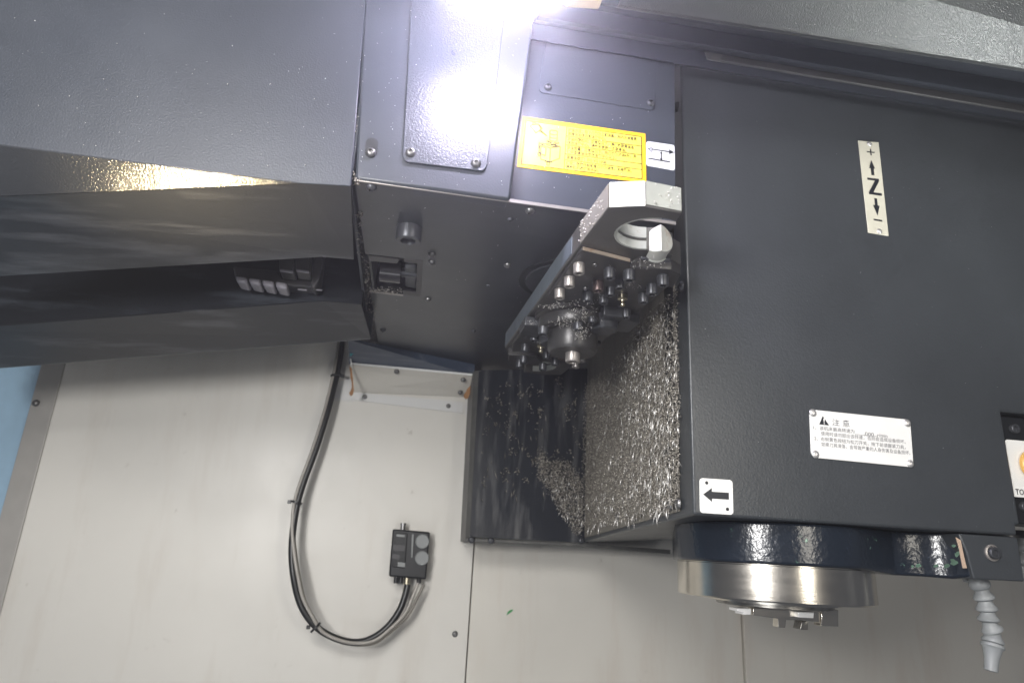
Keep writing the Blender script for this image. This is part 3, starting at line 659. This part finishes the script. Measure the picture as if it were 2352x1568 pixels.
pl([(.165, .52), (.24, .56), (.315, .50), (.315, .74), (.245, .83), (.17, .80), (.165, .52)]); pl([(.24, .56), (.242, .83)]); pl([(.165, .52), (.205, .48), (.315, .50)])
pl([(.155, .54), (.205, .57), (.205, .72), (.155, .69)], True); pl([(.155, .50), (.18, .48), (.18, .52)]); pl([(.148, .68), (.165, .67), (.165, .74), (.148, .73)], True)
pl([(.222, .83), (.222, .90), (.240, .90), (.240, .835)]); pl([(.20, .82), (.23, .845), (.265, .82)]); pl([(.15, .47), (.15, .60)])
S.shapes('line_drawing', M['brown_ink'], lab, ln, .00095)
for body, u1, v0, v1 in (('注油方法：取下凸轮箱上部油盖，向内注油直到', .925, .105, .180), ('润滑油油位达到油窗中心。', .672, .185, .260), ('注油间隔时间：正常情况下，请保持润滑油油', .90, .288, .363), ('位在油窗中心。请每年更换一次润滑油。', .84, .368, .443),
        ('注油容量：正常情况下，向凸轮箱注油6升，并', .922, .468, .543), ('保证润滑油油位在油窗中心以上。', .762, .548, .623), ('润滑油规格：ISO VG 150#', .68, .652, .735), ('建议：在操作前检查凸轮箱油位。如有疑问，', .885, .765, .838), ('请参照机床使用手册。', .622, .845, .918)):
    S.text('lettering', body, M['brown_ink'], lab, .367, v0, u1, v1, .00105, .03)
# pale sticker with double arrow
S = Sheet(P(1484, 325, y=b_y-.0001), P(1549, 334, y=b_y-.0001), P(1550, 393, y=b_y-.0001), P(1484, 381, y=b_y-.0001))
stk = sign('arrow_sticker', 'pale grey square sticker with a double headed arrow above a bar', 'sticker', S)
S.plate('backing', M['sticker'], stk, .0006, .003)
S.shapes('arrow_print', M['ink'], stk, [S.seg((.2, .30), (.84, .30), .0012), [(.80, .20), (.97, .30), (.80, .40)], S.seg((.06, .31), (.2, .21), .0006), S.seg((.2, .21), (.2, .41), .0006), S.seg((.2, .41), (.06, .31), .0006), S.seg((.06, .31), (.2, .31), .0006),
    S.seg((.52, .36), (.52, .66), .0012), [(.47, .42), (.52, .33), (.57, .42)], [(.47, .62), (.52, .71), (.57, .62)], [(.07, .675), (.83, .675), (.83, .72), (.07, .72)]], .0007)
# Z axis plate
yy = YH-.0001
S = Sheet(P(1970, 324, y=yy), P(2017, 328, y=yy), P(2040, 543, y=yy), P(1993, 535, y=yy))
zp = sign('axis_plate', 'narrow upright cream plate with the letter Z between two arrows', 'sign', S)
S.plate('backing', M['cream'], zp, .0011, bevel=.0003)
aw = []
aw += [[(.36, .115), (.74, .115), (.74, .127), (.36, .127)], [(.52, .085), (.58, .085), (.58, .157), (.52, .157)]]
aw += [[(.46, .30), (.60, .30), (.60, .375), (.46, .375)], [(.38, .302), (.525, .21), (.67, .302)]]
aw += [[(.24, .41), (.80, .41), (.80, .432), (.24, .432)], [(.24, .563), (.86, .563), (.86, .588), (.24, .588)], [(.62, .425), (.80, .432), (.44, .57), (.24, .567)]]
aw += [[(.47, .625), (.60, .625), (.60, .70), (.47, .70)], [(.38, .70), (.69, .70), (.535, .805)]]
aw += [[(.33, .847), (.74, .847), (.74, .862), (.33, .862)]]
for i, pgn in enumerate(aw): S.shapes('arrow_print' if i not in (4, 5, 6) else 'letter', M['ink'], zp, [pgn], .0012+.00003*i)
for u, v in ((.52, .028), (.55, .968)): put(B_RV, 'rivet', S.at(u, v, .001), S.n, .0036, zp)
# caution plate
S = Sheet(P(1858, 940, y=yy), P(2089, 964, y=yy), P(2097, 1073, y=yy), P(1862, 1050, y=yy))
cp = sign('caution_plate', 'white riveted caution plate with a black warning triangle and fine print', 'sign', S)
S.plate('backing', M['white'], cp, .0012, .006, bevel=.0003)
S.shapes('warning_triangle', M['ink'], cp, [[(.088, .30), (.125, .115), (.182, .30)]], .0013)
S.shapes('exclamation_mark', M['white'], cp, [[(.127, .165), (.141, .165), (.137, .245), (.131, .245)], [(.130, .262), (.139, .262), (.139, .282), (.130, .282)]], .0016)
for body, u0, u1, v0, v1 in (('注 意', .215, .385, .15, .30), ('1、该机床最高转速为', .03, .43, .33, .42), (',000', .52, .62, .36, .455), ('r/min', .655, .755, .36, .44), ('使用时请勿超出该转速，否则会造成设备损坏。', .10, .935, .44, .53),
        ('2、右侧黄色按钮为松刀开关，按下前请握紧刀具，', .035, .93, .555, .645), ('如果刀具滑落，会导致严重的人身伤害及设备损坏。', .10, .975, .665, .755)):
    S.text('lettering', body, M['grey_ink'], cp, u0, v0, u1, v1, .0014, -.002)
S.shapes('underline', M['grey_ink'], cp, [S.seg((.435, .432), (.655, .432), .0003)], .0013)
for u, v in ((.03, .07), (.965, .08), (.04, .93), (.965, .93)): put(B_RV, 'rivet', S.at(u, v, .001), S.n, .0044, cp)
# arrow plate
S = Sheet(P(1606, 1097, y=yy), P(1682, 1102, y=yy), P(1684, 1182, y=yy), P(1607, 1177, y=yy))
apl = sign('arrow_plate', 'white square plate with a thick black arrow pointing left', 'sign', S)
S.plate('backing', M['white'], apl, .0008, .0035, bevel=.0002)
S.shapes('arrow_print', M['ink'], apl, [[(.10, .47), (.36, .27), (.36, .67)], [(.35, .375), (.87, .375), (.87, .575), (.35, .575)]], .0009)
for u, v in ((.21, .13), (.82, .85)):
    put(MB().lathe([(1, 0), (1, .2)], n=14).mesh('hole', M['ink']), 'hole', S.at(u, v, .0008), S.n, (.0018, .0018, .001), apl)

# ================================================================== RELEASE SWITCH (right edge)
sw = thing('release_switch', 'black tool release switch box with a white plate and amber button at the right edge', 'switch', (x_n+.03, YH, z_s))
MB().box((x_n+.0015, YH+.010, z_s+.002), (x_n+.10, YH+.05, z_n-.002)).build('box', M['black'], sw, .002)
yb = YH+.004
S = Sheet(P(2309, 1008, y=yb), P(2309, 1008, y=yb)+V(.048, 0, 0), P(2327, 1140, y=yb)+V(.045, 0, 0), P(2327, 1140, y=yb))
spl = S.plate('plate', M['white'], sw, .0015, .004, base=-.002, bevel=.0003)
bc = P(2371, 1068, y=yb-.0015)
MB().lathe([(.0165, 0), (.0165, .003), (.0150, .004), (.0140, .007), (.0105, .0085), (.004, .009)], bc, FRONT, 36).build('button', M['amber'], spl, smooth=True)
S.text('lettering', 'TOOL', M['ink'], spl, .09, .86, .56, .96, .0001, .01)
for px, py in ((2327, 985), (2350, 1163)): put(B_OX, 'screw', P(px, py, y=YH+.010), FRONT, (.0055, .0055, .003), sw)

# ================================================================== COOLANT HOSES
def loc_line(name, label, pts, r0, parent_y, nozzle=True):
    root = thing(name, label, 'coolant hose', tuple(P(*pts[0], y=parent_y)), 'segmented coolant hoses under the spindle head')
    c = [P(*q, y=parent_y) for q in pts]
    MB().lathe([(r0*.9, -.006), (r0*1.1, -.006), (r0*1.1, 0), (r0*.8, .003)], c[0], c[1]-c[0], 20).build('fitting', M['black'], root, smooth=True)
    for i in range(len(c)-1):
        d = c[i+1]-c[i]; L = d.length
        if nozzle and i == len(c)-2: prof = [(r0*.55, -.001), (r0*1.12, .0), (r0*1.16, .003), (r0*.95, L*.18), (r0*.72, L*.55), (r0*.66, L), (r0*.45, L), (r0*.42, L*.8)]
        else: prof = [(r0*.5, -.002), (r0*.72, 0), (r0*.74, L*.22), (r0*1.0, L*.55), (r0*1.1, L*.72), (r0*1.06, L*.88), (r0*.85, L), (r0*.6, L*1.02)]
        MB().lathe(prof, c[i], d, 22).build('nozzle' if nozzle and i == len(c)-2 else 'segment', M['grey_plastic'], root, smooth=True)
    return root
loc_line('coolant_hose', 'pale grey segmented coolant hose hanging below the right end of spindle head', [(2238, 1312), (2254, 1352), (2262, 1378), (2268, 1404), (2271, 1428), (2282, 1452), (2280, 1478), (2276, 1540)], .0098, .69)
loc_line('coolant_hose', 'pale coolant hose cut off at the right edge beside the spindle head block', [(2352, 1232), (2354, 1268), (2348, 1300), (2356, 1330)], .0105, .74, False)
MB().lathe([(.011, 0), (.011, .005), (.009, .006)], P(2180, 1308, y=.70)+V(0, 0, .001), DOWN, 24).build('drain_plug', M['oxide'], hd, smooth=True)
cl = P(2225, 1326, y=.70)
MB().prism([P(2210, 1312, y=.70), P(2236, 1314, y=.70), P(2230, 1338, y=.70), P(2222, 1336, y=.70)], (0, .006, 0)).build('cable_clip', M['grey_plastic'], None, .001)
tag(bpy.data.objects['cable_clip'], 'small grey plastic clip beside the top of the coolant hose', 'clip')

# ================================================================== PRESSURE SWITCH AND CABLES ON THE WALL
vb = thing('pressure_switch', 'small black pneumatic pressure switch with two round dials on the wall', 'pressure switch', tuple(P(930, 1330, y=YW)))
yv = 1.262
MB().prism([P(902, 1214, y=yv), P(988, 1221, y=yv), P(979, 1330, y=yv), P(893, 1323, y=yv)], (0, .036, 0)).build('body', M['black'], vb, .003)
MB().prism([P(908, 1222, y=yv-.003), P(936, 1224, y=yv-.003), P(930, 1304, y=yv-.003), P(901, 1301, y=yv-.003)], (0, .003, 0)).build('cover', M['rubber'], vb, .001)
for a, b, c_, d_ in ((911, 1226, 930, 1233), (903, 1250, 930, 1265), (901, 1272, 918, 1284), (914, 1290, 931, 1302)):
    MB().prism([P(a, b, y=yv-.0035), P(c_, b+2, y=yv-.0035), P(c_-1, d_, y=yv-.0035), P(a-1, d_-2, y=yv-.0035)], (0, .0006, 0)).build('printed_patch', M['dial'] if a > 905 else M['pocket_dark'], vb)
MB().prism([P(946, 1226, y=yv-.004), P(951, 1226, y=yv-.004), P(948, 1280, y=yv-.004), P(944, 1280, y=yv-.004)], (0, .004, 0)).build('rib', M['dial'], vb, .0008)
for px, py in ((970, 1243), (969, 1281)):
    dl = MB().lathe([(.0125, 0), (.0125, .003), (.0115, .004), (.0110, .0032), (.002, .003)], P(px, py, y=yv), FRONT, 28).build('dial', M['dial'], vb, smooth=True)
MB().lathe([(.0045, 0), (.0045, .008), (.0055, .008), (.0055, .012)], P(925, 1216, y=yv+.015), UP, 16).build('adjuster', M['screw'], vb, smooth=True)
MB().lathe([(.0052, 0), (.0052, .012), (.0036, .013), (.0036, .016), (.0056, .017), (.0056, .026)], P(935, 1326, y=yv+.012), DOWN, 16).build('fitting', M['brass'], vb, smooth=True)
for px in (910, 921, 963): MB().lathe([(.004, 0), (.004, .010)], P(px, 1325, y=yv+.014), DOWN, 14).build('port', M['black'], vb, smooth=True)
cab_px = [(786, 780), (782, 815), (773, 862), (754, 940), (726, 1030), (700, 1100), (684, 1153), (674, 1210), (670, 1265), (674, 1320), (686, 1375), (706, 1415), (737, 1447), (780, 1468), (822, 1474), (858, 1463), (892, 1437), (918, 1400), (931, 1365), (936, 1342)]
off = [.0, .012, .02, .026, .03, .034, .038, .042, .046, .05, .05, .05, .046, .042, .038, .036, .033, .030, .028, .026]
bun = thing('hose_bundle', 'black hose with thin grey tubes looping down the beige wall', 'hose', tuple(P(822, 1474, y=YW)))
def cable(px, offs, dx, dy, r, mat, name, yo=0):
    MB().tube(spline([P(a+dx, b+dy, y=YW-.012-o+yo) for (a, b), o in zip(px, offs)], 6), r, 12).build(name, mat, bun, smooth=True)
cable(cab_px, off, 0, 0, .0058, M['rubber'], 'hose')
gp = [(a-6 if i < 8 else (a+7 if i < 11 else a), b if i < 11 else b-1) for i, (a, b) in enumerate(cab_px)]
gp2 = []
for i, (a, b) in enumerate(cab_px):
    if i < 7: gp2.append((a-8, b))
    elif i < 9: gp2.append((a-3+(i-7)*8, b))
    elif i < 12: gp2.append((a+9, b-4))
    elif i < 15: gp2.append((a+3, b+2))
    elif i < 17: gp2.append((a+4, b+6))
    else: gp2.append((a+12+(i-17)*6, b+8-(i-17)*6))
cable(gp2, off, 0, 0, .0030, M['grey_tube'], 'grey_tube', -.004)
cable([(a+4+(3 if i > 16 else 0)*(i-16), b+4) for i, (a, b) in enumerate(gp2)], off, 0, 0, .0026, plain('brown_tube', (.16, .145, .12), .35), 'brown_tube', .001)
for px, py, ox, d in ((774, 862, .022, (-.25, 0, 1)), (683, 1153, .040, (.2, 0, 1)), (727, 1440, .049, (-.8, 0, .7))):
    c = P(px-2, py, y=YW-.012-ox)
    tie = MB().lathe([(.0098, -.0018), (.0106, -.0018), (.0106, .0018), (.0098, .0018)], c, d, 18).build('cable_tie', M['black'], bun, smooth=True)
    s_ = -1 if px != 774 else 1
    MB().box((c.x+s_*.012-.003, c.y-.003, c.z-.003), (c.x+s_*.012+.003, c.y+.003, c.z+.003)).build('tie_lock', M['black'], tie, .0008)

# ================================================================== UPPER BEAM (top right)
beam = thing('upper_cover', 'dark grey stepped sheet metal cover running across above the spindle head', 'machine cover', (.5, .6, .58))
X0, X1 = .1, 1.05
def zl(p0, p1, x): return p0.z+(p1.z-p0.z)*(x-p0.x)/(p1.x-p0.x)
def strip(name, prof, mat, x0, x1, bev=.0015):       # prof: list of ((pxL,pyL),(pxR,pyR), y)
    a, b = [], []
    for (l, r, y) in prof:
        p0, p1 = P(*l, y=y), P(*r, y=y); a.append(V(x0, y, zl(p0, p1, x0))); b.append(V(x1, y, zl(p0, p1, x1)))
    n = len(a); fs = [[i, i+1, n+i+1, n+i] for i in range(n-1)]
    o = MB().add(a+b, fs).build(name, mat, beam)
    m = o.modifiers.new('thick', 'SOLIDIFY'); m.thickness = .002
    return o
strip('top_panel', [((1500, -190), (2352, -60), .43), ((1400, 5), (2352, 155), .5), ((1400, 12), (2352, 162), .505)], M['beam'], .165, X1)
strip('soffit', [((1400, 10), (2352, 160), .503), ((1400, 26), (2352, 187), .58)], M['fascia'], X0, X1)
strip('fascia', [((1400, 26), (2352, 187), .58), ((1400, 65), (2352, 226), .58), ((1400, 70), (2352, 230), .585)], M['fascia'], X0, X1)
strip('soffit', [((1400, 66), (2352, 227), .583), ((1400, 80), (2352, 240), .612)], M['fascia'], X0, X1)
strip('fascia', [((1400, 78), (2352, 238), .612), ((1400, 118), (2352, 275), .612), ((1400, 121), (2352, 280), .645)], M['fascia'], X0, X1)
rl = [P(1622, 118, y=.611), P(2420, 247, y=.611), P(2420, 274, y=.611), P(1622, 139, y=.611)]
MB().prism(rl, (0, -.004, 0)).build('rail', M['rail'], beam, .001)
MB().prism([P(1616, 117, y=.6065), P(1660, 123, y=.6065), P(1654, 143, y=.6065), P(1624, 138, y=.6065)], (0, -.001, 0)).build('worn_end', M['edge'], beam, .0004)
for px, py in ((1722, -2), (1758, 3)):
    MB().lathe([(.0045, 0), (.0045, .0008)], P(px, py, y=.4925)+V(0, -.0012, 0), (0, -.95, -.3), 18).build('hole', M['near_black'], beam)

# ================================================================== WORK LAMP (top centre)
lp = thing('work_lamp', 'bright white work lamp glowing at the top above the housing', 'lamp', tuple(P(1180, -20, y=.54)))
l0, l1 = P(1030, -16, y=.505), P(1302, 8-22, y=.505)
MB().tube([l0, l1], .0085, 20).build('diffuser', M['lamp'], lp, smooth=True)
MB().prism([P(1306, -50, y=.49), P(1386, -40, y=.49), P(1384, 2, y=.49), P(1306, -3, y=.49)], (0, .012, 0)).build('end_cap', M['lampbody'], lp, .002)
MB().box((l0.x-.02, .49, l0.z+.024), (l1.x+.004, .515, l0.z+.05)).build('body', M['black'], lp, .002)

# ================================================================== CHIPS AND FLECKS
def needles(name, label, spots, mat, cat='chips'):
    mb_v, mb_f = [], []
    for (p, d, n, L, wd) in spots:
        d = d.normalized(); sdir = d.cross(n).normalized(); b = len(mb_v)
        m = p+d*L*.5+n*wd*.6; e = p+d*L
        mb_v += [p, m+sdir*wd*.5, m+n*wd*.5, m-sdir*wd*.5, m-n*wd*.4, e]
        mb_f += [[b, b+1, b+2], [b, b+2, b+3], [b, b+3, b+4], [b, b+4, b+1], [b+5, b+2, b+1], [b+5, b+3, b+2], [b+5, b+4, b+3], [b+5, b+1, b+4]]
    me = bpy.data.meshes.new(name); me.from_pydata([tuple(q) for q in mb_v], [], mb_f); me.materials.append(mat)
    me.polygons.foreach_set('use_smooth', [True]*len(me.polygons))
    o = bpy.data.objects.new(name, me); COL.objects.link(o); return tag(o, label, cat, None, 'stuff')
def sample(poly):
    xs = [p[0] for p in poly]; ys = [p[1] for p in poly]
    while True:
        x, y = random.uniform(min(xs), max(xs)), random.uniform(min(ys), max(ys))
        if inside(x, y, poly): return x, y
# on the left flank of the head
region = [(1558, 655), (1520, 690), (1470, 735), (1430, 800), (1395, 845), (1345, 880), (1337, 960), (1336, 1195), (1345, 1216), (1440, 1192), (1535, 1172), (1560, 1150), (1561, 900)]
spots = []; crumbs = []
def nrm(x, y, z): return V(x, y, z)
for i in range(2500):
    x, y = sample(region)
    wgt = min(1, max(0.05, (x-1370)/130))*min(1, max(.25, (y-640)/230))
    if y > 1130: wgt = max(wgt, .5)
    if x > 1540 and random.random() < .6: continue
    if random.random() > wgt: continue
    p = on_side(x, y, .003+random.random()*.003)
    d = V(random.gauss(0, .06), random.gauss(0, .13), -1) if random.random() < .88 else V(random.gauss(0, .3), random.gauss(0, .7), random.gauss(-.5, .7))
    spots.append((p, d+SIDE_N*random.gauss(.05, .15), SIDE_N, random.uniform(.005, .026)*random.uniform(.6, 1), random.uniform(.0012, .0025) if random.random() < .5 else random.uniform(.0005, .0012)))
for i in range(170):
    x, y = sample([(1250, 1080), (1330, 1100), (1337, 1215), (1322, 1220), (1290, 1180)])
    spots.append((P(x, y, y=YC-.004-random.random()*.002), V(random.gauss(0, .35), random.gauss(0, .2), -1), FRONT, random.uniform(.004, .014), random.uniform(.0008, .002)))
needles('steel_chips', 'bright needle shaped steel chips hanging on the flank of the spindle head', spots, M['chips'])
for i in range(19000):
    x, y = sample(region)
    if random.random() > min(1, max(.35, (y-640)/260)): continue
    p = on_side(x, y, .001+random.random()*.004)
    d = V(random.gauss(0, .6), random.gauss(0, 1), random.gauss(-.4, 1))
    crumbs.append((p, d, SIDE_N, random.uniform(.0012, .0042), random.uniform(.0007, .0020)))
spill = [(1232, 1050), (1246, 1030), (1262, 1062), (1285, 1052), (1312, 1068), (1338, 1105), (1338, 1216), (1326, 1223), (1300, 1188), (1272, 1136), (1240, 1098)]
for i in range(2600):
    x, y = sample(spill); x += random.gauss(0, 5) if x < 1325 else 0; y += random.gauss(0, 6); x = min(x, 1337); y = min(y, 1228)
    p = P(x, y, y=YC-.001-random.random()*.004)
    crumbs.append((p, V(random.gauss(0, 1), random.gauss(0, .5), random.gauss(-.3, 1)), FRONT, random.uniform(.0015, .005), random.uniform(.0007, .0022)))
needles('grimy_crumbs', 'brown mat of fine grimy swarf behind the steel chips on the head flank', crumbs, M['crumbs'])
sp = []
for i in range(60):
    cx, cy = random.uniform(1105, 1330), random.choice((random.uniform(870, 960), random.uniform(1000, 1110), random.uniform(880, 1110)))
    for k in range(random.randint(3, 9)):
        p = P(cx+random.gauss(0, 3.2), cy+random.gauss(0, 4.5), y=YC-.0008)
        sp.append((p, V(random.gauss(0, 1), 0, random.gauss(-.3, 1)), FRONT, random.uniform(.002, .0055), random.uniform(.0012, .0032)))
for i in range(45):
    p = P(random.uniform(1105, 1335), random.uniform(870, 1150), y=YC-.001); sp.append((p, V(random.gauss(.1, .15), 0, -1), FRONT, random.uniform(.006, .018), .0014))
needles('stuck_crumbs', 'tan clumps of swarf stuck to the black column plate', sp, M['tan'])
# debris in the gap between the magazine and the housing
db = []
for i in range(420):
    yq = random.uniform(0, 590); xq = 829-yq*.034+random.gauss(0, 2.2) if yq < 420 else 814+(yq-420)*.04+random.gauss(0, 4)
    if noise.noise(V(yq*.03, 1.3, 0)) < -.1: continue
    if yq > 412: xq += 5+(yq-412)*.03
    p = P(xq, yq, y=.602+random.random()*.006) if yq < 412 else P(xq, yq, z=ZU-.0005-random.random()*.003); db.append((p, V(random.gauss(0, .5), random.gauss(0, .3), random.gauss(0, 1)), FRONT, random.uniform(.001, .0055), random.uniform(.0005, .0018)))
for i in range(160):
    yq = random.uniform(590, 790); p = P(838+(yq-600)*.14+random.gauss(0, 4), yq, z=ZU-.0005-random.random()*.002); db.append((p, V(random.gauss(0, 1), random.gauss(0, 1), 0), DOWN, random.uniform(.001, .005), random.uniform(.0006, .0018)))
for i in range(150):
    p = P(random.uniform(850, 925), random.gauss(667, 4), z=ZU-.001); db.append((p, V(random.gauss(0, 1), random.gauss(0, 1), random.gauss(0, .4)), DOWN, random.uniform(.001, .004), random.uniform(.0006, .0022)))
needles('gap_debris', 'pale debris packed along the gap between magazine cover and changer housing', db, M['gap'])
# chips on the arm hub
ah = []
for cx, cy, sx, sy, n, z in ((1330, 716, 16, 12, 130, ZA-.020), (1310, 740, 22, 5, 130, ZA-.0225), (1335, 770, 10, 10, 110, ZA-.036), (1270, 703, 14, 3, 50, ZA-.012), (1218, 741, 9, 3, 25, ZA-.014), (1485, 607, 30, 6, 26, ZA-.0125), (1455, 648, 16, 8, 40, ZA-.006), (1372, 672, 12, 12, 40, ZA-.0055)):
    for k in range(n):
        ah.append((P(random.gauss(cx, sx), random.gauss(cy, sy), z=z-random.random()*.003), V(random.gauss(0, 1), random.gauss(0, .6), random.gauss(0, 1)), DOWN, random.uniform(.001, .0045), random.uniform(.0003, .001)))
for k in range(46):
    u = random.random(); ah.append((V(.156-.004*u, .505+.07*u, random.uniform(ZA+.003, ZT-.002))+V(-.0012, 0, 0), V(0, random.gauss(0, 1), random.gauss(0, 1)), V(-1, 0, 0), random.uniform(.001, .0026), random.uniform(.0008, .002)))
for k in range(22):
    ah.append((V(random.uniform(.190, .217), .4838, random.uniform(ZA+.003, ZT-.002)), V(random.gauss(0, 1), 0, random.gauss(0, 1)), FRONT, random.uniform(.001, .003), random.uniform(.0008, .0018)))
needles('arm_chips', 'bright curled chips caught around the hub of the tool change arm', ah, M['fleck'])
# sparse flecks on the covers
fk = []
def flecks(n, poly, fn, nr, s0=.0005, s1=.0016):
    for i in range(n):
        x, y = sample(poly); p = fn(x, y)
        fk.append((p, V(random.gauss(0, 1), random.gauss(0, .3), random.gauss(0, 1)), nr, random.uniform(s0, s1)*random.choice((1, 1, 1.8)), random.uniform(s0*.7, s1*.7)))
flecks(55, [(20, 30), (810, 30), (795, 415), (100, 330)], lambda x, y: P(x, y, y=.5995), FRONT)
flecks(110, [(830, 20), (1200, 20), (1165, 450), (825, 405)], lambda x, y: P(x, y, y=.5972), FRONT)
flecks(40, [(1215, 120), (1540, 160), (1545, 500), (1190, 450)], lambda x, y: P(x, y, y=b_y-.0018), FRONT)
flecks(45, [(840, 430), (1300, 500), (1200, 800), (890, 810)], lambda x, y: P(x, y, z=ZU-.0003), DOWN)
flecks(50, [(1600, 250), (2300, 350), (2290, 1150), (1605, 1080)], lambda x, y: P(x, y, y=YH-.0003), FRONT, .0004, .001)
flecks(90, [(1800, 10), (2340, 90), (2340, 130), (1800, 50)], lambda x, y: P(x, y, y=.488), FRONT, .0004, .001)
needles('metal_flecks', 'sparse tiny pale metal flecks scattered over the dark machine covers', fk, M['fleck'])

# ================================================================== HAZE (mist volume added to imitate lens glare round the lamp)
hz = MB().box((-2.5, -2.0, -1.9), (2.6, 1.9, 1.4)).build('glare_haze', None); hz['kind'] = 'stuff'
hm = bpy.data.materials.new('glare_mist'); hm.use_nodes = True; nt = hm.node_tree; nt.nodes.clear()
vo = nt.nodes.new('ShaderNodeVolumePrincipled'); vo.inputs['Density'].default_value = 0.135; vo.inputs['Anisotropy'].default_value = 0.81; vo.inputs['Color'].default_value = (.92, .92, .96, 1)
mo = nt.nodes.new('ShaderNodeOutputMaterial'); nt.links.new(vo.outputs[0], mo.inputs['Volume']); hz.data.materials.append(hm)
